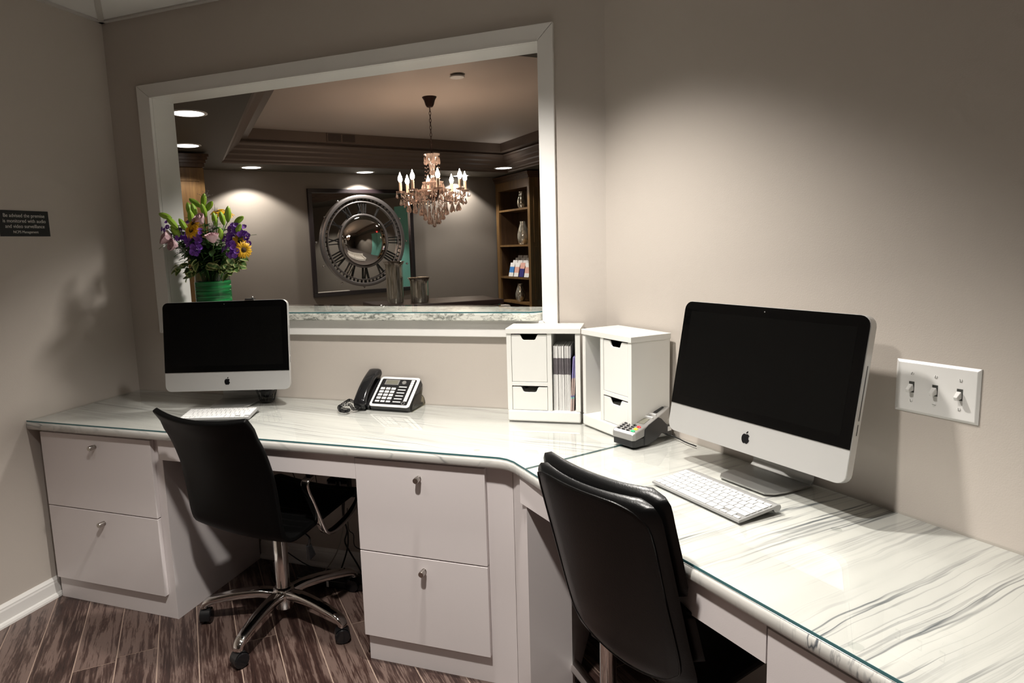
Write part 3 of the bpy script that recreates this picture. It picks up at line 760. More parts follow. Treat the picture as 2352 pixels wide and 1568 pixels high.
def computer(label, O, ang, z0, tilt, fx0, fx1, fy0, fy1):
    t = thing('desktop_computer', label, 'computer', (O[0], O[1], ZT), ang, group='all-in-one computers on the worktop')
    W_, h = 0.528, 0.3696
    # panel space: X along, Y up the panel, Z towards the user
    px = Matrix.Translation((0, 0, z0)) @ Matrix.Rotation(pi / 2 - tilt, 4, 'X')
    def rr(x0, x1, y0, y1, rs, n=5):
        pts = []
        for (cx, cy, r, a0) in ((x1 - rs[1], y0 + rs[1], rs[1], -90), (x1 - rs[2], y1 - rs[2], rs[2], 0), (x0 + rs[3], y1 - rs[3], rs[3], 90), (x0 + rs[0], y0 + rs[0], rs[0], 180)):
            for k in range(n + 1):
                a_ = radians(a0 + 90 * k / n); pts.append((cx + r * cos(a_), cy + r * sin(a_)))
        return pts
    rs = (0.024, 0.024, 0.024, 0.024)
    outer = rr(0, W_, 0, h, rs)
    mb = MB(); n = len(outer); vs = []
    cxm, cym = W_ / 2, h / 2
    for (z, s) in ((-0.0002, 0.996), (-0.0015, 1.0), (-0.020, 1.0), (-0.027, 0.965), (-0.036, 0.80), (-0.043, 0.5), (-0.046, 0.2)):
        vs += [(cxm + (x - cxm) * s, cym + (y - cym) * (s if s < 0.99 else 1 - (1 - s) * W_ / h * 0.5), z) for x, y in outer]
    fs = [tuple(range(n)), tuple(range(6 * n, 7 * n))[::-1]]
    for j in range(6):
        for i in range(n):
            k = (i + 1) % n; fs.append((j * n + i, (j + 1) * n + i, (j + 1) * n + k, j * n + k))
    body = mb.add(vs, fs, px).build('casing', M['alu'], t, smooth=30)
    gy = 0.0785
    gpoly = [(0.0012, gy), (W_ - 0.0012, gy)] + [p for p in rr(0.0012, W_ - 0.0012, gy, h - 0.0012, (0.001, 0.001, 0.0225, 0.0225))[6:18]]
    g_ = MB().prism(gpoly, 0.0, 0.0016, px).build('screen_glass', M['black_glass'], t)
    MB().box(0.0265, W_ - 0.0265, gy + 0.0255, h - 0.027, 0.0016, 0.0018, px).build('display', M['lcd'], g_)
    MB().lathe([(1e-5, 0.0020), (0.0016, 0.0020), (0.0016, 0.0016)], 10, px @ T(W_ / 2, h - 0.0125, 0)).build('camera_lens', M['plastic_silver'], g_)
    logo_mesh().add([], []).build('logo', M['logo'], t, mx=px @ T(W_ / 2, gy * 0.50 - 0.002, 0.0002))
    # slot on the right side edge
    MB().box(W_ - 0.0006, W_ + 0.0004, 0.142, 0.262, -0.0125, -0.0105, px).build('disc_slot', M['plastic_black'], t)
    MB().box(W_ - 0.0006, W_ + 0.0004, 0.110, 0.134, -0.0125, -0.0105, px).build('disc_slot', M['plastic_black'], t)
    # stand: foot, curved riser
    th = 0.004; prof = []
    zc = z0 + 0.10
    pathp = [(fy0, 0.0), (fy1 - 0.03, 0.0), (fy1 - 0.012, 0.004), (fy1 - 0.002, 0.018), (fy1 - 0.004, 0.05), (fy1 - 0.03, z0 + 0.03), (0.052, z0 + 0.11), (0.058 + sin(tilt) * 0.1, z0 + 0.17)]
    sm = smooth_path([(0, a_, b_) for a_, b_ in pathp], 5)
    rows = []
    for k, p in enumerate(sm):
        tq = k / (len(sm) - 1)
        xa, xb = fx0, fx1
        if k < 5:
            ins = (0.022, 0.008, 0.003, 0.001, 0.0)[k]; xa += ins; xb -= ins
        tt = (sm[min(k + 1, len(sm) - 1)] - sm[max(k - 1, 0)]).normalized(); nn = Vector((0, -tt.z, tt.y)) * th
        rows.append([(xa, p.y, p.z + 0.0), (xb, p.y, p.z + 0.0), (xb, p.y + nn.y, p.z + nn.z), (xa, p.y + nn.y, p.z + nn.z)])
    st = MB().grid(rows, close_u=True)
    n_ = len(st.v); st.f += [(0, 1, 2, 3), (n_ - 4, n_ - 3, n_ - 2, n_ - 1)]
    st.build('stand', M['alu_dark'], t, smooth=35)
    return t
computer('aluminium all-in-one computer with black screen on the right worktop', (-0.0575, 1.913), -0.785, 0.085, 0.186, 0.174, 0.354, -0.004, 0.150)
computer('aluminium all-in-one computer with black screen below the flower vase', (-2.0446, 2.0747), 0.2854, 0.0715, 0.109, 0.170, 0.350, 0.0, 0.175)

# ------------------------------------------------------------------ keyboards
def keyboard(label, O, ang):
    t = thing('keyboard', label, 'keyboard', (O[0], O[1], ZT), ang, group='thin aluminium keyboards with white keys')
    Wk, Dk = 0.280, 0.130
    rows = []
    prof = [(0.0, 0.0005), (0.0, 0.0058), (0.002, 0.0065), (0.108, 0.0165), (0.118, 0.0182), (0.127, 0.0168), (0.130, 0.011), (0.126, 0.004), (0.118, 0.0008), (0.110, 0.003), (0.106, 0.0095), (0.01, 0.0006)]
    n = len(prof); vs = [(x, y, z) for x in (0, Wk) for y, z in prof]
    fs = [(i, (i + 1) % n, n + (i + 1) % n, n + i) for i in range(n)] + [tuple(range(n))[::-1], tuple(range(n, 2 * n))]
    MB().add(vs, fs).build('casing', M['keyboard_alu'], t, smooth=30)
    sl = (0.0165 - 0.0065) / 0.106
    pitch_ = 0.0187
    def key(x, y, w_, d_):
        z = 0.0065 + (y - 0.002) * sl
        mxx = T(x, y, z) @ Matrix.Rotation(math.atan(sl), 4, 'X')
        MB().box(0, w_, 0, d_, 0.0002, 0.0024, bev=0.0006).build('key', M['key'], t, mx=mxx)
    y0 = 0.005; kd = 0.0158; rp_ = 0.0187; m0 = 0.0045
    def row(y, ws, d_=kd):
        x = m0; tot = sum(ws); sc = (Wk - 2 * m0) / tot
        for w_ in ws:
            key(x + 0.0012, y, w_ * sc - 0.0024, d_); x += w_ * sc
    # bottom row with half-height arrow keys
    x = m0; sc = (Wk - 2 * m0) / 14.6
    for w_ in (1, 1, 1, 1.25, 5.1, 1.25, 1):
        key(x + 0.0012, y0, w_ * sc - 0.0024, kd + 0.0012); x += w_ * sc
    key(x + 0.0012, y0, sc - 0.0024, 0.0076); key(x + sc + 0.0012, y0, sc - 0.0024, 0.0076); key(x + sc + 0.0012, y0 + 0.0094, sc - 0.0024, 0.0076)
    key(x + 2 * sc + 0.0012, y0, sc - 0.0024, 0.0076)
    y = y0 + rp_ + 0.0012
    row(y, (2.3,) + (1,) * 10 + (2.3,)); y += rp_
    row(y, (1.8,) + (1,) * 11 + (1.8,)); y += rp_
    row(y, (1.55,) + (1,) * 12 + (1.05,)); y += rp_
    row(y, (1,) * 13 + (1.6,)); y += rp_
    row(y, (1,) * 14, 0.0085)
    return t
keyboard('white-keyed thin keyboard on the right worktop before the large screen', (-0.0877, 1.6886), -0.8087)
keyboard('white-keyed thin keyboard on the left worktop behind the armless chair back', (-1.8528, 1.9254), 0.307)

# ------------------------------------------------------------------ webcam on left computer, wire cup
wc = thing('webcam', 'small black webcam clipped on top of the left screen', 'webcam', (-1.690, 2.226, 1.2080), 0.2854)
MB().box(-0.03, 0.008, -0.012, 0.014, 0.0, 0.006, bev=0.002).build('clip', M['plastic_black'], wc)
MB().ball((0.0, -0.002, 0.010), 0.0045, 10, 6).build('glass_eye', M['plastic_silver'], wc, smooth=True)
wb = thing('wire_basket', 'small black wire desk basket behind the left screen', 'basket', (-1.700, 2.285, ZT))
bb = MB()
for z, r_ in ((0.003, 0.030), (0.05, 0.046), (0.085, 0.055)):
    bb.tube([(r_ * cos(2 * pi * k / 24), r_ * sin(2 * pi * k / 24), z) for k in range(24)], 0.0018, 6, closed=True)
bb.build('rim', M['plastic_black'], wb, smooth=True)
for k in range(14):
    a_ = 2 * pi * k / 14; a2_ = a_ + 0.45
    MB().tube([(0.030 * cos(a_), 0.030 * sin(a_), 0.003), (0.055 * cos(a2_), 0.055 * sin(a2_), 0.085)], 0.0013, 5).build('wire', M['plastic_black'], wb)
MB().lathe([(1e-5, 0.001), (0.030, 0.001), (0.030, 0.004), (1e-5, 0.004)], 20, caps=False).build('base_plate', M['plastic_black'], wb)
MB().ball((0.0, 0.0, 0.04), 0.026, 12, 8).build('cable_coil', M['cord'], wb, smooth=True)

# ------------------------------------------------------------------ telephone
ph = thing('desk_telephone', 'black and silver corded desk telephone on the left worktop', 'telephone', (-1.192, 2.238, ZT), radians(-2))
tl = 36
pm = T(0, 0.0, 0.013) @ R(tl, 'X')
PWd, PL_ = 0.178, 0.158
def rrect(x0, x1, y0, y1, r, n=4):
    pts = []
    for (cx, cy, a0) in ((x1 - r, y0 + r, -90), (x1 - r, y1 - r, 0), (x0 + r, y1 - r, 90), (x0 + r, y0 + r, 180)):
        for k in range(n + 1):
            a_ = radians(a0 + 90 * k / n); pts.append((cx + r * cos(a_), cy + r * sin(a_)))
    return pts
bevel(MB().prism(rrect(0, PWd, 0, PL_, 0.014), -0.028, 0.0, pm).build('casing', M['plastic_black'], ph), 0.003)
bz = MB().prism(rrect(0.001, PWd - 0.001, 0.001, PL_ - 0.001, 0.013), 0.0, 0.004, pm).build('silver_bezel', M['plastic_white'], ph); bevel(bz, 0.002)
fc = MB().prism(rrect(0.012, PWd - 0.013, 0.012, PL_ - 0.014, 0.005), 0.004, 0.0052, pm).build('face_plate', M['plastic_black'], ph)
MB().box(0.030, 0.092, 0.112, 0.139, 0.0052, 0.0066, pm).build('display_frame', M['plastic_silver'], fc)
MB().box(0.035, 0.087, 0.116, 0.135, 0.0066, 0.0070, pm).build('display', M['lcd_grey'], fc)
for r_ in range(4):
    for c_ in range(3):
        MB().box(0.022 + c_ * 0.024, 0.041 + c_ * 0.024, 0.036 + r_ * 0.0165, 0.048 + r_ * 0.0165, 0.0052, 0.0072, pm, bev=0.001).build('dial_key', M['plastic_white'], fc)
for c_ in range(3): MB().box(0.022 + c_ * 0.024, 0.041 + c_ * 0.024, 0.021, 0.030, 0.0052, 0.0070, pm, bev=0.001).build('function_key', M['plastic_white'], fc)
for r_ in range(6):
    MB().box(0.100, 0.134, 0.023 + r_ * 0.0155, 0.0275 + r_ * 0.0155, 0.0052, 0.0066, pm).build('function_key', M['plastic_white'], fc, label='blue lit function key' if r_ == 5 else None)
for r_ in range(10):
    MB().box(0.144, 0.158, 0.030 + r_ * 0.0112, 0.0400 + r_ * 0.0112, 0.0052, 0.0066, pm).build('memory_key', M['plastic_white'], fc)
MB().lathe([(1e-5, 0.003), (0.008, 0.003), (0.0095, 0.001), (0.0095, 0.0)], 20, pm @ T(0.114, 0.126, 0.0052), caps=False).build('dial_pad', M['plastic_silver'], fc, smooth=True)
MB().lathe([(0.0055, 0.0), (0.0055, 0.0015), (0.0075, 0.0015), (0.0075, 0.0)], 20, pm @ T(0.147, 0.020, 0.0052), caps=False).build('speaker_key', M['plastic_silver'], fc)
# cradle and handset at the left
bevel(MB().box(-0.060, -0.001, 0.004, PL_ - 0.004, -0.030, -0.006, pm).build('cradle', M['plastic_black'], ph), 0.004)
rows = []
for k in range(17):
    t_ = k / 16; y = -0.012 + t_ * 0.195
    lift = 0.026 - 0.018 * (2 * t_ - 1) ** 2 + 0.006
    wd = 0.024 + 0.006 * abs(2 * t_ - 1) ** 3 - (0.006 if k in (0, 16) else 0); thk = 0.012 + 0.010 * abs(2 * t_ - 1) ** 4 - (0.006 if k in (0, 16) else 0)
    ring = []
    for j in range(14):
        a_ = 2 * pi * j / 14; ca, sa = cos(a_), sin(a_)
        ring.append((-0.032 + math.copysign(abs(ca) ** 0.6, ca) * wd, y, lift - 0.008 * (abs(2 * t_ - 1) ** 4) + math.copysign(abs(sa) ** 0.6, sa) * thk))
    rows.append(ring)
hs = MB().grid(rows, close_u=True); hs.f += [tuple(range(14)), tuple(range(16 * 14, 17 * 14))[::-1]]
for i, v in enumerate(hs.v): hs.v[i] = tuple(pm @ Vector(v))
hs.build('handset', M['plastic_gloss'], ph, smooth=60)
# smoked clear foot
arc = []
for k in range(13):
    a_ = pi * k / 12
    arc.append((0.062 - 0.062 * cos(a_), 0.050 * sin(a_)))
inner = [(0.062 - (0.058) * cos(pi * k / 12), 0.046 * sin(pi * k / 12)) for k in range(13)]
ft = MB()
for xx in (-0.055, PWd + 0.001):
    vs = [(xx + dx_, 0.018 + y, z + 0.0005) for dx_ in (0, 0.004) for (y, z) in arc]
    n = 13; fs = [tuple(range(n))[::-1], tuple(range(n, 2 * n))] + [(i, (i + 1) % n, n + (i + 1) % n, n + i) for i in range(n)]
    ft.add(vs, fs)
ft.build('clear_foot', M['smoke_plastic'], ph)
rim_ = MB()
for xx in (-0.053, PWd + 0.003): rim_.tube([(xx, 0.018 + y, z + 0.001) for y, z in arc], 0.0012, 5)
rim_.build('foot_rim', M['plastic_black'], ph)
MB().box(0.0, PWd, 0.02, 0.13, 0.0005, 0.010).build('base', M['plastic_black'], ph)
# coiled cord
cc = []
base = smooth_path([(-0.045, -0.012, 0.022), (-0.075, -0.01, 0.035), (-0.100, 0.0, 0.025), (-0.118, -0.02, 0.010), (-0.085, -0.045, 0.008), (-0.055, -0.055, 0.008), (-0.060, -0.075, 0.007), (-0.085, -0.070, 0.008), (-0.105, -0.045, 0.018), (-0.070, -0.025, 0.022), (-0.045, -0.040, 0.010), (-0.030, -0.02, 0.010)], 26)
for k, p in enumerate(base):
    a_ = k * 1.15; cc.append((p.x + 0.0052 * cos(a_), p.y + 0.003 * sin(a_), max(0.003, p.z + 0.0052 * sin(a_))))
MB().tube(cc, 0.0014, 5).build('coiled_cord', M['plastic_gloss'], ph, smooth=True)

# ------------------------------------------------------------------ payment terminal
tm = thing('card_terminal', 'silver and black card payment terminal left of the large screen', 'card reader', (-0.156, 1.958, ZT), radians(54))
tm.scale = (0.92, 1.06, 1.04)
# local x = length (front to back), y = width (positive to the left)
TW = 0.083
def sweep_body(secs, w_, mat_, name, bevw=0.004):
    """secs: list of (x, zlow, zhigh, halfwidth)"""
    rows = []
    for (x, zl, zh, hw) in secs:
        rows.append([(x, w_ / 2 - hw, zl), (x, w_ / 2 + hw, zl), (x, w_ / 2 + hw, zh), (x, w_ / 2 - hw, zh)])
    mb = MB().grid(rows, close_u=True); n_ = len(mb.v); mb.f += [(0, 1, 2, 3), (n_ - 4, n_ - 3, n_ - 2, n_ - 1)]
    return bevel(mb.build(name, mat_, tm), bevw, 3, 30)
sweep_body([(0.000, 0.022, 0.040, 0.036), (0.012, 0.022, 0.046, 0.0410), (0.070, 0.030, 0.060, 0.0412), (0.13, 0.04, 0.080, 0.041), (0.185, 0.06, 0.098, 0.038), (0.20, 0.066, 0.095, 0.030)], TW, M['plastic_silver'], 'top_shell')
sweep_body([(0.004, 0.003, 0.023, 0.035), (0.014, 0.001, 0.026, 0.0395), (0.052, 0.001, 0.026, 0.0400), (0.055, 0.001, 0.050, 0.0425), (0.075, 0.001, 0.060, 0.0428), (0.125, 0.014, 0.076, 0.0428), (0.140, 0.024, 0.070, 0.0428), (0.165, 0.020, 0.05, 0.0428), (0.195, 0.004, 0.036, 0.040), (0.205, 0.002, 0.030, 0.036)], TW, M['plastic_black'], 'lower_shell', 0.005)
sl = (0.060 - 0.046) / 0.058; sl2 = 0.020 / 0.06
def top_z(x): return 0.046 + (x - 0.012) * sl if x < 0.07 else 0.060 + (x - 0.07) * sl2
def on_top(x, y, h_=0.0): return T(x, y, top_z(x) + h_) @ Matrix.Rotation(-math.atan(sl if x < 0.07 else sl2), 4, 'Y')
for r_ in range(5):
    for c_ in range(3):
        pass
kb = [(r_, c_) for r_ in range(4) for c_ in range(3)]
for r_, c_ in kb:
    MB().lathe([(0.0048, 0.0), (0.0048, 0.0015), (0.0038, 0.0026), (1e-5, 0.0028)], 14, on_top(0.017 + r_ * 0.0118, 0.066 - c_ * 0.0165, 0.0) @ Matrix.Diagonal((0.85, 1.25, 1, 1)), caps=False).build('key', M['plastic_gloss'], tm, smooth=True)
for i_, nm in enumerate(('green', 'yellow', 'red')):
    MB().lathe([(0.0052, 0.0), (0.0052, 0.0017), (0.004, 0.0030), (1e-5, 0.0032)], 14, on_top(0.018 + i_ * 0.0150, 0.0155, 0.0) @ Matrix.Diagonal((0.95, 1.35, 1, 1)), caps=False).build('key', M[nm], tm, smooth=True, label=nm + ' key')
MB().box(-0.016, 0.016, -0.027, 0.027, 0.0, 0.0012, on_top(0.086, TW / 2)).build('display', M['lcd_grey'], tm)
MB().box(-0.002, 0.002, -0.034, 0.034, 0.0, 0.0050, on_top(0.1075, TW / 2)).build('card_guide', M['plastic_white'], tm)
MB().box(-0.0015, 0.0015, -0.034, 0.028, 0.0, 0.0060, on_top(0.124, TW / 2)).build('card_guide', M['plastic_white'], tm)
MB().box(-0.004, 0.004, 0.020, 0.036, 0.0, 0.0050, on_top(0.112, TW / 2)).build('card_guide', M['plastic_white'], tm)
MB().box(-0.020, 0.020, -0.026, 0.026, 0.0, 0.002, on_top(0.158, TW / 2), bev=0.001).build('printer_cover', M['plastic_black'], tm)
bevel(MB().box(-0.006, 0.010, -0.013, 0.010, 0.0, 0.009, on_top(0.160, TW / 2)).build('paper_lever', M['plastic_black'], tm), 0.003)
MB().box(0.172, 0.190, -0.0022, -0.0012, 0.026, 0.040).build('white_label', M['paper'], tm)
MB().tube(smooth_path([(0.19, 0.01, 0.012), (0.195, -0.01, 0.006), (0.192, -0.03, 0.004), (0.18, -0.06, 0.003), (0.17, -0.10, 0.003)], 6), 0.002, 6).build('power_cord', M['cord'], tm)

# ------------------------------------------------------------------ white storage boxes
def storage(label, p0, ang, upper, contents):
    """p0 front-left foot; local x width, y depth, z up"""
    t = thing('storage_unit', label, 'storage box', (p0[0], p0[1], ZT), ang, group='white desktop storage units')
    W_, Dp, Hh = 0.257, 0.150, 0.3325
    th = 0.017
    b_ = bevel(MB().box(0, W_, -0.003, Dp, 0, 0.040).build('base', M['box_white'], t), 0.006, 3)
    bevel(MB().box(-0.002, W_ + 0.002, -0.003, Dp + 0.002, Hh - 0.018, Hh).build('top_board', M['box_white'], t), 0.001)
    bevel(MB().box(0, th, 0, Dp, 0.040, Hh - 0.018).build('side_board', M['box_white'], t), 0.0008)
    bevel(MB().box(W_ - th, W_, 0, Dp, 0.040, Hh - 0.018).build('side_board', M['box_white'], t), 0.0008)
    MB().box(th, W_ - th, Dp - 0.006, Dp - 0.001, 0.040, Hh - 0.018).build('back_board', M['box_inner'], t)
    return t, W_, Dp, Hh, th
def box_drawer(t, x0, x1, z0, z1, Dp, crumple=False):
    xm = (x0 + x1) / 2; w1, w2, dp_ = 0.029, 0.021, 0.019
    g_ = 0.0012; X0, X1 = x0 + g_, x1 - g_
    top = z1 - 0.004
    poly = [(X0, z0 + g_), (X1, z0 + g_), (X1, top), (xm + w1 + 0.003, top), (xm + w1, top - 0.003), (xm + w2 + 0.002, top - dp_ + 0.003), (xm + w2 - 0.003, top - dp_),
            (xm - w2 + 0.003, top - dp_), (xm - w2 - 0.002, top - dp_ + 0.003), (xm - w1, top - 0.003), (xm - w1 - 0.003, top), (X0, top)]
    n = len(poly); vs = [(x, 0.001, z) for x, z in poly] + [(x, 0.007, z) for x, z in poly]
    fs = [tuple(range(n)), tuple(range(n, 2 * n))[::-1]] + [(i, n + i, n + (i + 1) % n, (i + 1) % n) for i in range(n)]
    d_ = MB().add(vs, fs).build('drawer_front', M['box_white'], t)
    bevel(d_, 0.0008, 2, 30)
    e_ = MB()
    e_.box(X0, X0 + 0.004, 0.0072, Dp - 0.012, z0 + 0.002, top - 0.004); e_.box(X1 - 0.004, X1, 0.0072, Dp - 0.012, z0 + 0.002, top - 0.004)
    e_.box(X0 + 0.004, X1 - 0.004, Dp - 0.016, Dp - 0.012, z0 + 0.002, top - 0.004); e_.box(X0 + 0.004, X1 - 0.004, 0.0072, Dp - 0.016, z0 + 0.002, z0 + 0.005)
    e_.build('drawer_tray', M['dark_inside'], d_)
    if crumple:
        random.seed(11); rows = []
        for i in range(7):
            rows.append([(X0 + 0.008 + (X1 - X0 - 0.016) * j / 8, 0.012 + (Dp - 0.04) * i / 6, top - 0.034 + random.random() * 0.014) for j in range(9)])
        MB().grid(rows).build('crumpled_paper', M['paper'], d_)
# left unit: drawers left, open bay right
t1, W_, Dp, Hh, th = storage('white desktop storage unit holding brochures under the window corner', (-0.609, 2.197), radians(3.6), 0, 0)
def bays(t, drawers_left, W_, Dp, Hh, th, split):
    z0, z1 = 0.040, Hh - 0.018
    bevel(MB().box(split, split + 0.016, 0, Dp - 0.006, z0, z1).build('divider', M['box_white'], t), 0.0008)
    x0, x1 = (th, split) if drawers_left else (split + 0.016, W_ - th)
    zm = 0.128
    bevel(MB().box(x0, x1, 0, Dp - 0.006, zm, zm + 0.014).build('shelf', M['box_white'], t), 0.0008)
    box_drawer(t, x0, x1, z0, zm, Dp, True); box_drawer(t, x0, x1, zm + 0.014, z1, Dp, False)
bays(t1, True, W_, Dp, Hh, th, 0.143)
t2, W_, Dp, Hh, th = storage('white desktop storage unit against the right wall beside the card terminal', (-0.3435, 2.206), radians(-46.5), 0, 0)
bays(t2, False, W_, Dp, Hh, th, 0.100)
# the row of stapled brochures in the open bay of the left unit
um = T(-0.609, 2.197, ZT) @ Matrix.Rotation(radians(3.6), 4, 'Z')
bh = MB()
def brochure_mesh(bands, th_, dep, hh):
    mb = MB(); mats = []
    me = None
    zprev = 0
    fsm = []
    for (z1_, mi) in bands:
        n0 = len(mb.f); mb.box(0, th_, 0, dep, zprev, z1_); fsm += [mi] * (len(mb.f) - n0); zprev = z1_
    me = bpy.data.meshes.new('brochure'); me.from_pydata(mb.v, [], mb.f); me.update()
    me.materials.append(M['paper']); me.materials.append(M['grey_print']); me.materials.append(M['tan_print']); me.materials.append(M['violet']); me.materials.append(M['teal'])
    for p_, mi in zip(me.polygons, fsm): p_.material_index = mi
    return me
bme = brochure_mesh([(0.128, 0), (0.186, 1), (0.228, 0)], 0.0034, 0.115, 0.228)
random.seed(5)
for k in range(14):
    x = 0.1620 + k * 0.0043
    o = link('brochure', bme, None, mx=um @ T(x, 0.010 + random.random() * 0.006, 0.0405) @ Matrix.Rotation(radians(random.uniform(-0.4, 0.4)), 4, 'Y'))
    tag(o, 'thin white brochure with grey band upright in the white storage bay' if 0 < k < 13 else ('leftmost' if k == 0 else 'rightmost') + ' thin white brochure of the upright row in the white storage bay', 'brochure', 'brochures in the white storage unit')
pm2 = brochure_mesh([(0.045, 2), (0.050, 4), (0.056, 3), (0.118, 2), (0.19, 3)], 0.0048, 0.110, 0.19)
for k, lb in enumerate(('violet and tan booklet leaning in the bay, left one', 'violet and tan booklet leaning in the bay, right one beside the wall board')):
    o = link('booklet', pm2, None, mx=um @ T(0.2225 + k * 0.0062 - 0.002, 0.004 + k * 0.004, 0.0405) @ Matrix.Rotation(radians(3.2), 4, 'Y'))
    tag(o, lb, 'booklet', 'booklets leaning in the storage unit')
um2 = T(-0.3435, 2.206, ZT) @ Matrix.Rotation(radians(-46.5), 4, 'Z')
o = link('booklet', pm2, None, mx=um2 @ T(0.092, 0.028, 0.0405)); tag(o, 'booklet standing in the open bay of the storage unit near the terminal', 'booklet')

# ------------------------------------------------------------------ switch plate
p = RW(1.01, 0.0, 0.9985)
sw = thing('light_switch_plate', 'white triple light switch plate on the right wall', 'light switch', p, radians(-45))
# local x along wall, y into wall(+)/room(-)
mb = MB(); w_, h_ = 0.1625, 0.1150
vs = [(0, 0, 0), (w_, 0, 0), (w_, 0, h_), (0, 0, h_), (0, -0.002, 0), (w_, -0.002, 0), (w_, -0.002, h_), (0, -0.002, h_), (0.006, -0.006, 0.006), (w_ - 0.006, -0.006, 0.006), (w_ - 0.006, -0.006, h_ - 0.006), (0.006, -0.006, h_ - 0.006)]
fs = [(0, 3, 2, 1), (8, 9, 10, 11), (0, 1, 5, 4), (1, 2, 6, 5), (2, 3, 7, 6), (3, 0, 4, 7), (4, 5, 9, 8), (5, 6, 10, 9), (6, 7, 11, 10), (7, 4, 8, 11)]
pl = mb.add(vs, fs).build('cover_plate', M['plastic_white'], sw); bevel(pl, 0.0012, 2, 25)
for k in range(3):
    x = 0.0350 + k * 0.0463
    MB().box(x - 0.0055, x + 0.0055, -0.0064, -0.0058, 0.0455, 0.0695).build('switch_slot', M['dark_inside'], pl)
    mxx = T(x, -0.0062, 0.0575) @ R(24, 'X')
    tg = MB().add([(-0.0046, 0, -0.008), (0.0046, 0, -0.008), (0.0046, 0, 0.008), (-0.0046, 0, 0.008), (-0.0036, -0.016, -0.0045), (0.0036, -0.016, -0.0045), (0.0036, -0.016, 0.0035), (-0.0036, -0.016, 0.0035)],
             [(0, 3, 2, 1), (4, 5, 6, 7), (0, 1, 5, 4), (1, 2, 6, 5), (2, 3, 7, 6), (3, 0, 4, 7)], mxx)
    bevel(tg.build('toggle', M['plastic_white'], sw), 0.001)
    for zz, an in ((0.0275, 10 if k != 1 else 80), (0.0875, 15 * k - 20)):
        s_ = MB().lathe([(0.0036, 0), (0.0036, 0.0010), (0.0028, 0.0014), (1e-5, 0.0016)], 14, frame_to((x, -0.0060, zz), (0, -1, 0)), caps=False).build('screw', M['plastic_white'], sw)
        MB().box(-0.0004, 0.0004, -0.0031, 0.0031, 0.0013, 0.0018, frame_to((x, -0.0060, zz), (0, -1, 0)) @ R(an)).build('screw_slot', M['dark_inside'], s_)

# ------------------------------------------------------------------ wall sign
sg = thing('notice_sign', 'small dark surveillance notice with grey lettering on the left wall', 'sign', (XL, 1.893, 1.5485))
MB().box(0.0, 0.003, -0.1045, 0.1045, -0.0505, 0.0505).build('plate', M['sign'], sg)
sm_ = Matrix(((0, 0, 1, 0.0032), (1, 0, 0, 0), (0, 1, 0, 0), (0, 0, 0, 1)))
for txt, z, s_ in (('Be advised the premise', 0.0305, 0.0200), ('is monitored with audio', 0.0095, 0.0200), ('and video surveillance', -0.0115, 0.0200), ('NCPS Management', -0.0335, 0.0145)):
    text_mesh(txt, s_, M['sign_text'], 'lettering', sg, T(0.0, 0, 0) @ sm_ @ T(0.0, z, 0), xs=0.93)

# ------------------------------------------------------------------ left desk chair
CC = (-1.455, 1.965)
fa = radians(82)
ch = thing('office_chair', 'black shell office chair with chrome arms and star base at the left desk', 'chair', (CC[0], CC[1], 0), fa - pi / 2)
# local: y = forward, x = right (chair frame)
prof = [(0.262, 0.405), (0.258, 0.432), (0.235, 0.446), (0.17, 0.447), (0.08, 0.437), (-0.02, 0.424), (-0.10, 0.413), (-0.155, 0.412), (-0.190, 0.432), (-0.208, 0.475), (-0.222, 0.54), (-0.245, 0.64), (-0.285, 0.76), (-0.322, 0.83), (-0.352, 0.873)]
sp_ = smooth_path([(0, a_, b_) for a_, b_ in prof], 3)
nP = len(sp_)
rows = []; NX = 13
for k, p in enumerate(sp_):
    t_ = k / (nP - 1); row = []
    for j in range(NX):
        u_ = -1 + 2 * j / (NX - 1)
        hw = 0.215
        if k < 3: hw -= (0.022, 0.010, 0.003)[k]
        backness = max(0, min(1, (p.z - 0.44) / 0.25)) if p.y < -0.15 else 0
        bendf = max(0, 1 - abs(t_ - 0.62) / 0.12) * 0.0
        y = p.y + backness * 0.030 * u_ * u_
        z = p.z + (0.014 * u_ * u_ * (1 - backness))
        if k >= nP - 4:
            z += 0.018 * u_ * u_ - 0.004
        hw2 = hw - (0.004 if k == nP - 1 else 0)
        row.append((u_ * hw2, y, z))
    rows.append(row)
sh = MB().grid(rows).build('seat_shell', M['shell'], ch, smooth=60)
so = sh.modifiers.new('solid', 'SOLIDIFY'); so.thickness = 0.020; so.offset = 0
bv = sh.modifiers.new('bev', 'BEVEL'); bv.width = 0.006; bv.segments = 3; bv.limit_method = 'ANGLE'; bv.angle_limit = radians(50)
# upholstery ribs across the seat
for k in range(9):
    yy = 0.20 - k * 0.036
    zz = 0.4565 - (0.20 - yy) * 0.105 + 0.002
    MB().tube([(-0.20 + 0.04 * q, yy, zz + 0.014 * ((-0.20 + 0.04 * q) / 0.215) ** 2 - 0.004) for q in range(11)], 0.0045, 6).build('seat_rib', M['leather'], ch, smooth=True)
MB().lathe([(0.0125, 0.38), (0.0125, 0.405)], 16).build('piston', M['nickel'], ch)
MB().box(-0.075, 0.075, -0.09, 0.10, 0.388, 0.412, bev=0.006).build('seat_plate', M['plastic_black'], ch)
MB().lathe([(0.0295, 0.118), (0.0265, 0.135), (0.0265, 0.345), (0.0235, 0.350), (0.0235, 0.352), (0.014, 0.352), (0.014, 0.395)], 28).build('gas_column', M['chrome'], ch, smooth=True)
MB().lathe([(0.0265, 0.3455), (0.0285, 0.347), (0.0285, 0.358), (0.0145, 0.359)], 28).build('column_collar', M['plastic_black'], ch, smooth=True)
BASE0 = radians(274) - (fa - pi / 2)
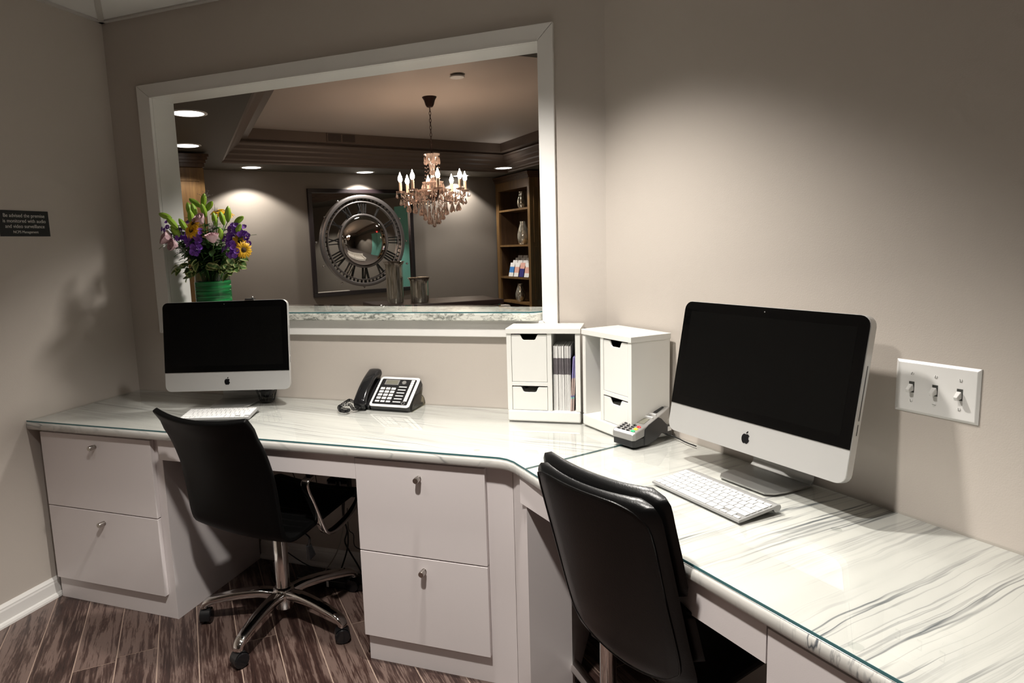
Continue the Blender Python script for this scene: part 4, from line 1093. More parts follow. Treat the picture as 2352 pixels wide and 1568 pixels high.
def star_base(parent, a0, R_=0.30, castor=True, zc=0.108):
    MB().lathe([(0.022, 0.045), (0.034, 0.05), (0.046, 0.085), (0.046, 0.112), (0.036, 0.128), (0.0295, 0.132)], 28).build('hub', M['chrome'], parent, smooth=True)
    for k in range(5):
        a_ = a0 + 2 * pi * k / 5; d_ = Vector((cos(a_), sin(a_), 0))
        pts = [d_ * 0.03 + Vector((0, 0, 0.104)), d_ * 0.09 + Vector((0, 0, 0.112)), d_ * 0.17 + Vector((0, 0, 0.108)), d_ * 0.245 + Vector((0, 0, 0.096)), d_ * 0.285 + Vector((0, 0, 0.086)), d_ * 0.302 + Vector((0, 0, 0.072)), d_ * 0.303 + Vector((0, 0, 0.062))]
        lg = MB().tube(smooth_path(pts, 4), [1.25 - 0.5 * (q / 24) if q < 20 else 0.80 for q in range(25)], 12, sec=(0.020, 0.0145, (0, 0, 1))).build('base_leg', M['chrome'], parent, smooth=60)
        # castor: two wheels, hood and stem
        cx = d_ * R_
        yaw_ = a_ + 1.1 + k * 1.3
        cm = T(cx.x, cx.y, 0) @ Matrix.Rotation(yaw_, 4, 'Z')
        cs = MB().lathe([(0.007, 0.03), (0.007, 0.075)], 10, cm)
        rows_ = []
        for i_ in range(9):
            th_ = radians(-20 + 200 * i_ / 8); rr_ = 0.031
            rows_.append([(x_, rr_ * cos(th_) * 0.9 , 0.028 + rr_ * sin(th_)) for x_ in (-0.018, -0.008, 0.008, 0.018)])
        cs.grid(rows_, cm)
        cst = cs.build('castor', M['plastic_black'], lg, smooth=True)
        wl = MB()
        for sx in (-1, 1):
            wl.lathe([(0.006, 0), (0.024, 0.001), (0.0272, 0.004), (0.0272, 0.015), (0.024, 0.018), (0.006, 0.019)], 22, cm @ T(0, 0, 0.0274) @ Matrix.Rotation(sx * pi / 2, 4, 'Y') @ T(0, 0, 0.003))
        wl.build('castor_wheel', M['plastic_gloss'], lg, smooth=40)
star_base(ch, BASE0)
# arm loops
def arm(xo):
    pts = [(xo, 0.165, 0.622), (xo, 0.215, 0.612), (xo, 0.226, 0.58), (xo, 0.216, 0.50), (xo, 0.196, 0.445), (xo, 0.14, 0.408), (xo, 0.07, 0.390), (xo, 0.02, 0.386), (xo, -0.012, 0.395), (xo, -0.032, 0.425), (xo, -0.075, 0.530), (xo, -0.098, 0.580), (xo, -0.100, 0.612), (xo, -0.07, 0.624)]
    o = MB().tube(smooth_path(pts, 4) , 1.0, 12, sec=(0.0165, 0.0058, (0, 0, 1))).build('armrest_loop', M['chrome'], ch, smooth=60)
    MB().box(xo - 0.016, xo + 0.016, -0.085, 0.175, 0.624, 0.642, bev=0.006).build('armrest_pad', M['plastic_black'], ch)
arm(0.236); arm(-0.236)
lv = MB().tube(smooth_path([(0.03, 0.0, 0.392), (0.13, -0.03, 0.388), (0.185, -0.05, 0.386), (0.195, -0.053, 0.375), (0.190, -0.055, 0.355)], 4), 0.0045, 8)
lvo = lv.build('height_lever', M['plastic_black'], ch, smooth=True)
bevel(MB().add([(-0.006, -0.010, 0), (0.006, -0.010, 0), (0.006, 0.010, 0), (-0.006, 0.010, 0), (-0.008, -0.019, -0.055), (0.008, -0.019, -0.055), (0.008, 0.019, -0.055), (-0.008, 0.019, -0.055)],
    [(0, 3, 2, 1)[::-1], (4, 5, 6, 7), (0, 1, 5, 4), (1, 2, 6, 5), (2, 3, 7, 6), (3, 0, 4, 7)], T(0.190, -0.055, 0.358) @ R(12, 'X')).build('lever_paddle', M['plastic_black'], lvo), 0.004)

# ------------------------------------------------------------------ right padded chair
fa2 = radians(53.2)
c2 = Vector((-0.0235, 1.538))           # seat centre
ch2 = thing('office_chair', 'black padded leather office chair at the right desk in the foreground', 'chair', (c2.x, c2.y, 0), fa2 - pi / 2)
def cushion(name, x0, x1, prof, thick, parent, mat_=None, nx=12, puff=0.012, corner=0.03, curve=0.02, label=None, corner_lo=None):
    """pad following a (y,z) profile; thickness goes to the front of the profile"""
    sp2 = smooth_path([(0, a_, b_) for a_, b_ in prof], 4); n_ = len(sp2)
    fr_, bk_ = [], []
    L = [0]
    for k in range(1, n_): L.append(L[-1] + (sp2[k] - sp2[k - 1]).length)
    for k, p in enumerate(sp2):
        t_ = (sp2[min(k + 1, n_ - 1)] - sp2[max(k - 1, 0)]).normalized(); nn = Vector((0, t_.z, -t_.y))
        e_ = min(L[k], L[-1] - L[k]); 
        ins = 0
        cn = corner_lo if (corner_lo and L[k] < L[-1] / 2) else corner
        if e_ < cn: ins = cn - sqrt(max(0, cn ** 2 - (cn - e_) ** 2))
        if corner_lo and L[k] < L[-1] / 2: ins = min(ins, 0.055)
        rf, rb = [], []
        for j in range(nx + 1):
            u_ = -1 + 2 * j / nx
            hw = (x1 - x0) / 2 - ins; x = (x0 + x1) / 2 + u_ * hw
            ed = min((1 - abs(u_)) * hw, e_)
            rnd = min(1, ed / (thick * 0.55)); rnd = sqrt(max(0, 1 - (1 - rnd) ** 2))
            cv_ = curve * u_ * u_
            off_f = thick * (0.5 + 0.5 * rnd) + puff * min(1, ed / 0.08); off_b = thick * (0.5 - 0.5 * rnd)
            rf.append(tuple(Vector((x, p.y, p.z)) + nn * (off_f + cv_))); rb.append(tuple(Vector((x, p.y, p.z)) + nn * (off_b + cv_)))
        fr_.append(rf); bk_.append(rb)
    mb = MB().grid(fr_); n0 = len(mb.v); mb.grid(bk_)
    nc = nx + 1
    for k in range(n_ - 1):
        for j in (0, nc - 1):
            mb.f.append((k * nc + j, (k + 1) * nc + j, n0 + (k + 1) * nc + j, n0 + k * nc + j))
    for k in (0, n_ - 1):
        for j in range(nc - 1): mb.f.append((k * nc + j, k * nc + j + 1, n0 + k * nc + j + 1, n0 + k * nc + j))
    return mb.build(name, mat_ or M['leather'], parent, smooth=70, label=label)
HWB = 0.178
back_prof = [(-0.172, 0.440), (-0.190, 0.475), (-0.203, 0.515), (-0.224, 0.58), (-0.250, 0.67), (-0.276, 0.76), (-0.302, 0.85), (-0.314, 0.897)]
bk = cushion('backrest', -HWB, HWB, back_prof, 0.026, ch2, curve=0.022, corner=0.045, puff=0.002, corner_lo=0.065)
# piping round the back panel
pp = []
def bp(x, t_):
    sp2 = smooth_path([(0, a_, b_) for a_, b_ in back_prof], 4); k = t_ * (len(sp2) - 1); i = min(int(k), len(sp2) - 2); p = sp2[i].lerp(sp2[i + 1], k - i)
    tt = (sp2[i + 1] - sp2[i]).normalized(); nn = Vector((0, tt.z, -tt.y))
    return Vector((x, p.y, p.z)) + nn * (0.022 * (x / HWB) ** 2 + 0.0012)
hw_ = HWB - 0.022
loop = [(-hw_ + 0.02, 0.20), (-hw_, 0.32), (-hw_, 0.6), (-hw_, 0.86), (-hw_ + 0.012, 0.93), (-hw_ + 0.05, 0.955), (-0.06, 0.955), (0.0, 0.955), (0.06, 0.955), (hw_ - 0.06, 0.945), (hw_ - 0.02, 0.90), (hw_, 0.82), (hw_, 0.6), (hw_, 0.32), (hw_ - 0.02, 0.20), (hw_ - 0.07, 0.08), (0, 0.03), (-hw_ + 0.07, 0.08)]
lp = smooth_path([bp(x, t_) for x, t_ in loop] + [bp(*loop[0])], 4)
MB().tube(lp[:-1], 0.0022, 6, closed=True).build('piping', M['leather'], bk, smooth=True)
# front pads on the backrest (two stacked rolls)
def shift_prof(pr_, d_): 
    return [(a_ + d_, b_) for a_, b_ in pr_]
cushion('back_pad', -HWB - 0.004, HWB + 0.004, [(-0.228, 0.668), (-0.252, 0.76), (-0.279, 0.85), (-0.296, 0.914)], 0.034, ch2, curve=0.022, corner=0.038, puff=0.004, label='upper back pad')
cushion('back_pad', -HWB - 0.004, HWB + 0.004, [(-0.163, 0.500), (-0.180, 0.53), (-0.200, 0.59), (-0.222, 0.658)], 0.032, ch2, curve=0.022, corner=0.033, puff=0.010, label='lower back pad')
cushion('seat_pad', -0.185, 0.185, [(-0.155, 0.455), (-0.10, 0.440), (0.02, 0.440), (0.13, 0.448), (0.205, 0.445), (0.235, 0.420)][::-1], 0.045, ch2, curve=0.004, corner=0.04, puff=0.01)
MB().box(-0.16, 0.16, -0.13, 0.20, 0.412, 0.430, bev=0.006).build('seat_plate', M['plastic_black'], ch2)
cc2 = Vector((-0.200, 1.665)) - c2
inv = Matrix.Rotation(-(fa2 - pi / 2), 4, 'Z') @ Vector((cc2.x, cc2.y, 0))
colr = bpy.data.objects.new('base', None)
MB().lathe([(0.0235, 0.118), (0.0225, 0.135), (0.0225, 0.400)], 28, T(inv.x, inv.y, 0)).build('gas_column', M['chrome'], ch2, smooth=True)
MB().box(min(0, inv.x) - 0.04, max(0, inv.x) + 0.06, inv.y - 0.035, inv.y + 0.035, 0.385, 0.400).build('tilt_plate', M['plastic_black'], ch2)
bpy.data.objects.remove(colr)
sb = MB()
def star2(parent, ox, oy, a0):
    mm = T(ox, oy, 0)
    MB().lathe([(0.022, 0.045), (0.034, 0.05), (0.046, 0.085), (0.046, 0.112), (0.034, 0.128), (0.024, 0.132)], 28, mm).build('hub', M['chrome'], parent, smooth=True)
    for k in range(5):
        a_ = a0 + 2 * pi * k / 5; d_ = Vector((cos(a_), sin(a_), 0)); o_ = Vector((ox, oy, 0))
        pts = [o_ + d_ * r_ + Vector((0, 0, z_)) for r_, z_ in ((0.02, 0.13), (0.06, 0.118), (0.12, 0.108), (0.2, 0.10), (0.265, 0.088), (0.285, 0.07), (0.286, 0.062))]
        lg = MB().tube(smooth_path(pts, 4), 1.0, 12, sec=(0.017, 0.012, (0, 0, 1))).build('base_leg', M['chrome'], parent, smooth=60)
        cx = o_ + d_ * 0.285; cm = T(cx.x, cx.y, 0) @ Matrix.Rotation(a_ + 0.6 + k, 4, 'Z')
        MB().lathe([(0.007, 0.03), (0.007, 0.075)], 10, cm).build('castor', M['plastic_black'], lg)
        wl = MB()
        for sx in (-1, 1): wl.lathe([(0.006, 0), (0.024, 0.001), (0.0272, 0.004), (0.0272, 0.015), (0.024, 0.018), (0.006, 0.019)], 22, cm @ T(0, 0, 0.0274) @ Matrix.Rotation(sx * pi / 2, 4, 'Y') @ T(0, 0, 0.003))
        wl.build('castor_wheel', M['plastic_gloss'], lg, smooth=40)
star2(ch2, inv.x, inv.y, radians(195) - (fa2 - pi / 2))

# ------------------------------------------------------------------ cables under the left desk
def cord(label, pts, r_, mat_, cat='cable', group='cables under the left desk'):
    o = MB().tube(smooth_path(pts, 6), r_, 6).build('cable', mat_, None, smooth=True); return tag(o, label, cat, group)
cord('black cable curving left then down to the floor under the desk', [(-1.35, 2.31, 0.725), (-1.36, 2.31, 0.45), (-1.371, 2.30, 0.28), (-1.362, 2.3, 0.233), (-1.356, 2.3, 0.2), (-1.363, 2.3, 0.136), (-1.397, 2.3, 0.044), (-1.41, 2.28, 0.007)], 0.0035, M['cord'])
cord('black cable crossing rightwards to the middle cabinet foot', [(-1.39, 2.32, 0.725), (-1.385, 2.32, 0.40), (-1.379, 2.31, 0.276), (-1.365, 2.31, 0.214), (-1.379, 2.31, 0.164), (-1.365, 2.31, 0.128), (-1.306, 2.3, 0.046), (-1.28, 2.28, 0.007)], 0.0035, M['cord'])
cord('thin pale cable arching down behind the chair', [(-1.40, 2.33, 0.725), (-1.397, 2.33, 0.261), (-1.40, 2.33, 0.194), (-1.427, 2.32, 0.103), (-1.478, 2.31, 0.023), (-1.50, 2.29, 0.006)], 0.0024, M['cord_white'])
cord('very thin black cable stepping right to the cabinet side', [(-1.372, 2.335, 0.30), (-1.372, 2.335, 0.207), (-1.35, 2.335, 0.184), (-1.337, 2.335, 0.125), (-1.20, 2.335, 0.121)], 0.0018, M['cord'])
cord('dark cable lying along the baseboard behind the gas column', [(-1.73, 2.33, 0.09), (-1.681, 2.33, 0.057), (-1.616, 2.33, 0.024), (-1.548, 2.32, 0.006), (-1.50, 2.27, 0.006)], 0.0025, M['cord'])
for nm, xx, yy in (('thin black cable hanging high at the left knee space wall', -1.66, 2.36), ('thin slanting black cable on the knee space wall', -1.60, 2.36)):
    cord(nm, [(xx - 0.02, yy, 0.725), (xx, yy, 0.60), (xx + (0.06 if 'slant' in nm else 0.0), yy, 0.45), (xx + 0.07, yy, 0.30)], 0.0018, M['cord'])
ad = thing('power_adapter', 'black power brick hanging under the left desk near the middle cabinet', 'power adapter', (-1.38, 2.30, 0.405))
bevel(MB().box(-0.055, -0.005, -0.02, 0.02, -0.04, 0.04).build('brick', M['plastic_gloss'], ad), 0.01, 3)
bevel(MB().box(0.005, 0.05, -0.02, 0.02, -0.030, 0.045).build('brick', M['plastic_gloss'], ad), 0.01, 3)
MB().tube(smooth_path([(-0.03, 0, 0.04), (-0.01, 0, 0.12), (0.02, 0, 0.32)], 5), 0.004, 6).build('lead', M['cord'], ad)
ps = thing('power_strip', 'black power strip on the floor behind the chair base', 'power strip', (-1.40, 2.235, 0), radians(4))
bevel(MB().box(-0.16, 0.16, -0.03, 0.03, 0.0005, 0.035).build('housing', M['plastic_black'], ps), 0.005)
for k in range(5): MB().box(-0.13 + k * 0.055, -0.10 + k * 0.055, -0.012, 0.012, 0.035, 0.0362).build('socket', M['plastic_gloss'], ps)
MB().box(-0.018, -0.008, -0.032, -0.030, 0.006, 0.03).build('price_tag', M['paper'], ps, label='small pale tag')

# ------------------------------------------------------------------ vase and flowers
VX, VY, VZ = -2.075, 2.452, 1.1442
vs_ = thing('glass_vase', 'clear glass vase wrapped in green ribbon on the window ledge', 'vase', (VX, VY, VZ))
MB().lathe([(1e-5, 0.0), (0.074, 0.0), (0.077, 0.004), (0.077, 0.186), (0.0745, 0.187), (0.0740, 0.008), (1e-5, 0.008)], 40, caps=False).build('glass_body', M['vase_glass'], vs_, smooth=True)
MB().lathe([(0.0778, 0.002), (0.0795, 0.004), (0.0795, 0.020), (0.0788, 0.022), (0.0797, 0.024), (0.0797, 0.052), (0.0788, 0.054), (0.0800, 0.056), (0.0800, 0.090), (0.0790, 0.0925), (0.0802, 0.095), (0.0802, 0.112), (0.079, 0.1145), (0.0800, 0.117), (0.0800, 0.132), (0.0778, 0.134)], 40, caps=False).build('ribbon_wrap', M['ribbon'], vs_, smooth=True)
def at_depth(x, z, y):          # slide a point measured at y=2.44 along the line of sight to depth y
    k = y / 2.44; return Vector((x * k, y, H + (z - H) * k))
def leaf_mesh(L_, W_, curl=0.2, nm='leaf', mat_=None, n=6):
    mb = MB(); rows = []; at = []
    for i in range(n + 1):
        t_ = i / n; w2 = W_ * sin(pi * min(1, t_ * 0.96 + 0.02)) ** 0.8 * (1 - 0.25 * t_)
        row = []
        for j in range(5):
            u_ = -1 + j / 2; row.append((u_ * w2, t_ * L_, -curl * L_ * t_ * t_ + 0.16 * W_ * abs(u_) )); at.append(max(abs(u_), 1 - min(1, (1 - t_) * 5)))
        rows.append(row)
    mb.grid(rows); me = mb.mesh(nm, mat_ or M['leaf'], True)
    a_ = me.attributes.new('edge', 'FLOAT', 'POINT')
    for i, v in enumerate(at[:len(me.vertices)]): a_.data[i].value = v
    return me
LEAF = leaf_mesh(0.062, 0.017, 0.25)
LEAF2 = leaf_mesh(0.050, 0.0175, 0.35, 'variegated_leaf', M['varieg'])
LONG = leaf_mesh(0.075, 0.010, 0.2)
base_pt = Vector((VX, VY, VZ + 0.012))
def stem_path(top, k=0):
    rim = Vector((VX + (top.x - VX) * 0.28 + 0.01 * cos(k * 2.4), VY + (top.y - VY) * 0.28 + 0.01 * sin(k * 2.4), VZ + 0.17))
    foot = Vector((VX - (top.x - VX) * 0.18 + 0.03 * cos(k * 2.4), VY + 0.03 * sin(k * 2.4), VZ + 0.012))
    return smooth_path([foot, rim, rim.lerp(top, 0.55) + Vector((0, 0, 0.012)), top], 4)
def flower(nm, label, cat, top, k, group, r_=0.0018):
    t = thing(nm, label, cat, (VX, VY, VZ + 0.01), group=group)
    inv_ = Vector((VX, VY, VZ + 0.01))
    pth = [p - inv_ for p in stem_path(top, k)]
    MB().tube(pth, r_, 6).build('stem', M['stem'], t, smooth=True)
    return t, top - inv_, pth
def outward(top): 
    v = Vector((top.x - VX, (top.y - VY) - 0.12, (top.z - (VZ + 0.25)) * 0.9)); return v.normalized()
def add_leaves(t, pth, n, me=LEAF, sc=1.0, lo=0.45, hi=0.95, nm='leaf'):
    for i in range(n):
        u_ = lo + (hi - lo) * (i + random.random() * 0.6) / n; p = pth[min(len(pth) - 1, int(u_ * (len(pth) - 1)))]
        a_ = random.random() * 2 * pi; d_ = Vector((cos(a_), sin(a_) * 0.8, random.uniform(-0.3, 0.5))).normalized()
        mx = frame_to(p, d_.cross(Vector((0.2, 0.1, 1))).cross(d_) + Vector((0, 0, 0.01)), d_.cross(Vector((0, 0, 1))))
        # y axis should follow d_
        z_ = (Vector((0, 0, 1)) - d_ * d_.z).normalized(); x_ = d_.cross(z_)
        mt = Matrix.Identity(4)
        for q in range(3): mt[q][0], mt[q][1], mt[q][2], mt[q][3] = x_[q], d_[q], z_[q], p[q]
        link(nm, me, t, mx=mt @ Matrix.Scale(sc * random.uniform(0.8, 1.2), 4))
random.seed(21)
# roses
def rose_mesh():
    mb = MB()
    for ring, (n, r0, r1, h_, tilt_) in enumerate(((2, 0.004, 0.006, 0.032, 0.0), (3, 0.008, 0.010, 0.032, 0.05), (3, 0.012, 0.0145, 0.030, 0.12), (4, 0.015, 0.019, 0.028, 0.30))):
        for i in range(n):
            a0 = 2 * pi * i / n + ring * 0.7; span = 2 * pi / n * 0.75
            rows = []
            for k in range(6):
                t_ = k / 5; rr_ = r0 * 0.35 + (r1 - r0 * 0.35) * sin(t_ * pi * 0.55) + tilt_ * 0.012 * t_ ** 3; row = []
                for j in range(7):
                    u_ = -1 + j / 3; a_ = a0 + u_ * span * (0.6 + 0.4 * sin(pi * (0.15 + 0.7 * t_))); z = t_ * h_ - 0.004 * u_ * u_ * t_
                    row.append((rr_ * cos(a_), rr_ * sin(a_), z))
                rows.append(row)
            mb.grid(rows)
    me = mb.mesh('bloom', M['rose'], 70); return me
ROSE = rose_mesh()
G = 'stems of the bouquet in the green vase'
for k, (x, z, y, lb, dr) in enumerate(((-2.093, 1.541, 2.31, 'mauve rose highest in the bouquet, above the yellow sunflowers', (-0.1, -0.55, 0.6)),
                                  (-2.041, 1.452, 2.25, 'mauve rose standing out at the front centre of the bouquet', (0.05, -0.28, 0.95)),
                                  (-2.276, 1.470, 2.28, 'mauve rose at the far left of the bouquet', (-0.5, -0.6, 0.4)))):
    p = at_depth(x, z, y); t, tp, pth = flower('rose', lb, 'flower', p, k, 'mauve roses in the bouquet', 0.0020)
    link('bloom', ROSE, t, mx=frame_to(tp, dr) @ Matrix.Scale(1.30 if k < 2 else 1.5, 4))
    if k == 2: link('bloom', ROSE, t, mx=frame_to(tp + Vector((0.025, 0.0, -0.024)), (-0.3, -0.8, 0.2)) @ Matrix.Scale(1.2, 4))
    add_leaves(t, pth, 4, LEAF, 0.8, 0.6, 0.9)
# sunflowers
def petals_mesh():
    mb = MB()
    for ring in range(2):
        for i in range(15):
            a0 = 2 * pi * (i + ring * 0.5) / 15 + random.uniform(-0.08, 0.08); L_ = 0.023 * random.uniform(0.85, 1.1)
            rows = []
            for k in range(4):
                t_ = k / 3; w2 = 0.0031 * (0.6 + 0.6 * sin(pi * t_ * 0.8)) * (1 - 0.75 * t_ ** 4); rr_ = 0.008 + L_ * t_; z = 0.004 * sin(pi * t_) + ring * 0.002 - 0.004 * t_ * t_
                rows.append([(rr_ * cos(a0) - u_ * w2 * sin(a0), rr_ * sin(a0) + u_ * w2 * cos(a0), z + abs(u_) * 0.0008) for u_ in (-1, 0, 1)])
            mb.grid(rows)
    return mb.mesh('petals', M['sunflower'], True)
PET = petals_mesh()
DISC = MB().lathe([(1e-5, 0.006), (0.006, 0.0055), (0.0105, 0.002), (0.0095, -0.003), (1e-5, -0.004)], 16, caps=False).mesh('disc', M['sun_disc'], True)
for k, (x, z, y, lb, dr) in enumerate(((-2.143, 1.541, 2.28, 'yellow sunflower left of centre, the larger upper one', (-0.2, -0.75, 0.65)),
        (-2.158, 1.512, 2.27, 'yellow sunflower left of centre, tucked below the larger one', (0.0, -0.85, 0.3)),
        (-1.962, 1.571, 2.42, 'yellow sunflower at the upper right behind green buds', (0.3, -0.3, 0.9)),
        (-1.897, 1.448, 2.36, 'yellow sunflower at the right edge among purple blooms', (0.8, -0.5, 0.2)),
        (-1.880, 1.413, 2.34, 'yellow sunflower lowest at the right edge', (0.7, -0.6, 0.1)),
        (-2.002, 1.586, 2.45, 'yellow sunflower at the top, half hidden by buds', (0.0, -0.35, 0.9)))):
    p = at_depth(x, z, y); t, tp, pth = flower('sunflower', lb, 'flower', p, k + 4, 'yellow sunflowers in the bouquet', 0.0026)
    fm = frame_to(tp, dr) @ Matrix.Scale(1.22, 4); link('petals', PET, t, mx=fm); link('disc', DISC, t, mx=fm)
    add_leaves(t, pth, 3, LEAF, 0.9, 0.55, 0.9)
# lilies with closed buds
BUD = MB().lathe([(0.0022, 0.0), (0.0048, 0.006), (0.0075, 0.018), (0.0082, 0.030), (0.0070, 0.041), (0.0042, 0.050), (0.0012, 0.055), (1e-5, 0.056)], 9, Matrix.Diagonal((1.4, 1.4, 1, 1)), caps=False).mesh('bud', M['bud'], 30)
lil = [('green lily stem reaching far left over the white jamb', [(-2.300, 1.583, 2.27, (-0.95, -0.1, 0.35)), (-2.263, 1.548, 2.27, (-0.6, -0.3, 0.8)), (-2.240, 1.500, 2.29, (-0.3, -0.4, 0.6))]),
       ('green lily stem at the tip of the bouquet', [(-2.122, 1.632, 2.42, (-0.6, -0.2, 0.5)), (-2.078, 1.638, 2.42, (0.3, -0.1, 0.9)), (-2.052, 1.612, 2.40, (0.7, -0.1, 0.6)), (-2.080, 1.595, 2.38, (0.1, -0.4, 0.8))]),
       ('green lily stem with upright buds at the upper left', [(-2.160, 1.600, 2.38, (-0.15, -0.1, 1.0)), (-2.133, 1.600, 2.36, (-0.2, -0.2, 1)), (-2.155, 1.562, 2.33, (0.15, -0.3, 1.0)), (-2.203, 1.535, 2.30, (-0.35, -0.3, 0.9))]),
       ('green lily stem with upright buds right of the top', [(-2.024, 1.552, 2.38, (0.0, -0.2, 1.0)), (-1.982, 1.555, 2.38, (-0.1, -0.2, 1)), (-1.950, 1.568, 2.36, (0.2, -0.1, 1.0)), (-1.998, 1.488, 2.30, (0.3, -0.5, 0.8))]),
       ('green lily stem pointing right past the purple blooms', [(-1.895, 1.545, 2.36, (0.85, -0.1, 0.4)), (-1.90, 1.508, 2.34, (0.7, -0.3, 0.5))])]
for k, (lb, bs) in enumerate(lil):
    c_ = sum((at_depth(b[0], b[1], b[2]) for b in bs), Vector()) / len(bs) - Vector((0, 0, 0.055))
    t, tp, pth = flower('lily', lb, 'flower', c_, k + 9, 'budding lilies in the bouquet', 0.0026)
    for b in bs:
        pb = at_depth(b[0], b[1], b[2]) - Vector((VX, VY, VZ + 0.01)); d_ = Vector(b[3]).normalized(); st_ = pb - d_ * 0.028
        MB().tube(smooth_path([tp, tp.lerp(st_, 0.5) + Vector((0, 0, 0.004)), st_], 4), 0.0016, 5).build('bud_stem', M['stem'], t, smooth=True)
        link('bud', BUD, t, mx=frame_to(st_, d_) @ Matrix.Scale(random.uniform(1.05, 1.3), 4))
    add_leaves(t, pth, 6, LONG, 1.0, 0.5, 1.0)
# purple stocks: floret clusters
def floret_mesh():
    mb = MB()
    for i in range(5):
        a0 = 2 * pi * i / 5; rows = []
        for k in range(3):
            t_ = k / 2; w2 = 0.0035 * (0.5 + sin(pi * (0.2 + 0.6 * t_))) ; rr_ = 0.0015 + 0.008 * t_
            rows.append([(rr_ * cos(a0) - u_ * w2 * sin(a0), rr_ * sin(a0) + u_ * w2 * cos(a0), 0.003 * t_ * t_ + 0.001 * abs(u_)) for u_ in (-1, 0, 1)])
        mb.grid(rows)
    return mb.mesh('floret', M['purple'], True)
FLO = floret_mesh()
purp = [('purple stock flower at the far left near the jamb', -2.289, 1.526, 2.28, 4), ('purple stock cluster left, beside the sunflowers', -2.209, 1.491, 2.31, 9),
        ('large purple stock cluster at the front left', -2.146, 1.474, 2.30, 15), ('purple stock cluster low at the front left', -2.160, 1.438, 2.30, 14),
        ('purple stock cluster at the upper right', -1.930, 1.507, 2.34, 12), ('purple stock cluster at the outer right edge', -1.884, 1.489, 2.37, 10),
        ('purple stock cluster right of centre', -1.950, 1.455, 2.33, 13), ('purple stock cluster lowest on the right', -1.940, 1.412, 2.32, 10)]
for k, (lb, x, z, y, n) in enumerate(purp):
    p = at_depth(x, z, y); t, tp, pth = flower('stock_flower', lb, 'flower', p, k + 15, 'purple stock flowers in the bouquet', 0.0020)
    for i in range(int(n * 2.0)):
        off = Vector((random.gauss(0, 0.014), random.gauss(0, 0.010), random.gauss(0, 0.016))); d_ = (off.normalized() * 0.7 + Vector((0, -0.7, 0.2)))
        link('floret', FLO, t, mx=frame_to(tp + off, d_) @ R(random.random() * 360) @ Matrix.Scale(random.uniform(1.0, 1.4), 4))
    add_leaves(t, pth, 3, LEAF, 0.7, 0.6, 0.95)
# variegated foliage sprigs round the rim
sp_pts = [(-2.262, 1.338, 2.29, 'at the far left rim'), (-2.205, 1.348, 2.33, 'at the left rim'), (-2.150, 1.352, 2.34, 'left of the vase front'), (-2.186, 1.310, 2.35, 'drooping low at the left of the vase'),
          (-2.072, 1.350, 2.34, 'at the vase front centre'), (-1.985, 1.335, 2.37, 'at the right rim'), (-1.935, 1.345, 2.36, 'right, pointing outwards'), (-1.902, 1.372, 2.38, 'at the far right rim'), (-1.975, 1.315, 2.40, 'drooping low at the right')]
for k, (x, z, y, wh) in enumerate(sp_pts):
    p = at_depth(x, z, y); t, tp, pth = flower('foliage_sprig', 'sprig of cream-edged green leaves ' + wh, 'foliage', p, k + 30, 'variegated foliage in the bouquet', 0.0016)
    for i in range(7):
        a_ = random.random() * 2 * pi; sdx = 1 if x > VX else -1
        d_ = Vector((cos(a_) * 0.8 + sdx * 0.5, sin(a_) * 0.6 - 0.4, random.uniform(-0.5, 0.55))).normalized()
        z_ = (Vector((0, -0.6, 0.8)) - d_ * d_.dot(Vector((0, -0.6, 0.8)))).normalized(); x_ = d_.cross(z_); pq = tp - d_ * 0.006 + Vector((random.uniform(-.012, .012), random.uniform(-.01, .01), random.uniform(-.012, .012)))
        mt = Matrix.Identity(4)
        for q in range(3): mt[q][0], mt[q][1], mt[q][2], mt[q][3] = x_[q], d_[q], z_[q], pq[q]
        link('leaf', LEAF2, t, mx=mt @ Matrix.Scale(random.uniform(0.75, 1.15), 4))
# dark filler foliage
for k in range(30):
    a_ = k * 2.4; rr_ = 0.045 + 0.06 * ((k * 37) % 10) / 10
    p = Vector((VX + cos(a_) * rr_ * 1.25 + 0.005, 2.40 + sin(a_) * 0.05, 1.345 + 0.0195 * ((k * 7) % 11)))
    wh = ['left', 'right', 'front', 'back'][k % 4]
    t, tp, pth = flower('foliage_sprig', 'dark green leafy filler sprig inside the bouquet', 'foliage', p, k + 40, 'dark filler leaves in the bouquet', 0.0015)
    add_leaves(t, pth, 16, LEAF, 1.0, 0.42, 1.0)
# fine grey sprays
for k, (x, z, y, wh) in enumerate(((-2.067, 1.668, 2.43, 'at the very tip of the bouquet'), (-2.018, 1.600, 2.44, 'upper right of the tip'), (-2.040, 1.528, 2.33, 'in the centre between the roses'), (-2.235, 1.434, 2.30, 'low at the left'), (-1.90, 1.53, 2.42, 'at the right edge'))):
    p = at_depth(x, z, y); t, tp, pth = flower('limonium_spray', 'fine grey misty spray ' + wh, 'flower', p, k + 60, 'fine grey sprays in the bouquet', 0.0012)
    mb = MB()
    for i in range(34):
        d_ = Vector((random.gauss(0, 1), random.gauss(0, 0.7), random.gauss(0.5, 0.9))).normalized(); L_ = random.uniform(0.012, 0.036)
        e_ = tp + d_ * L_ - Vector((0, 0, 0.012)); mb.tube([tp - Vector((0, 0, 0.014)), e_], 0.0004, 3); mb.ball(e_, 0.0016, 5, 3)
    mb.build('blossom_spray', M['spray'], t, kind='stuff')

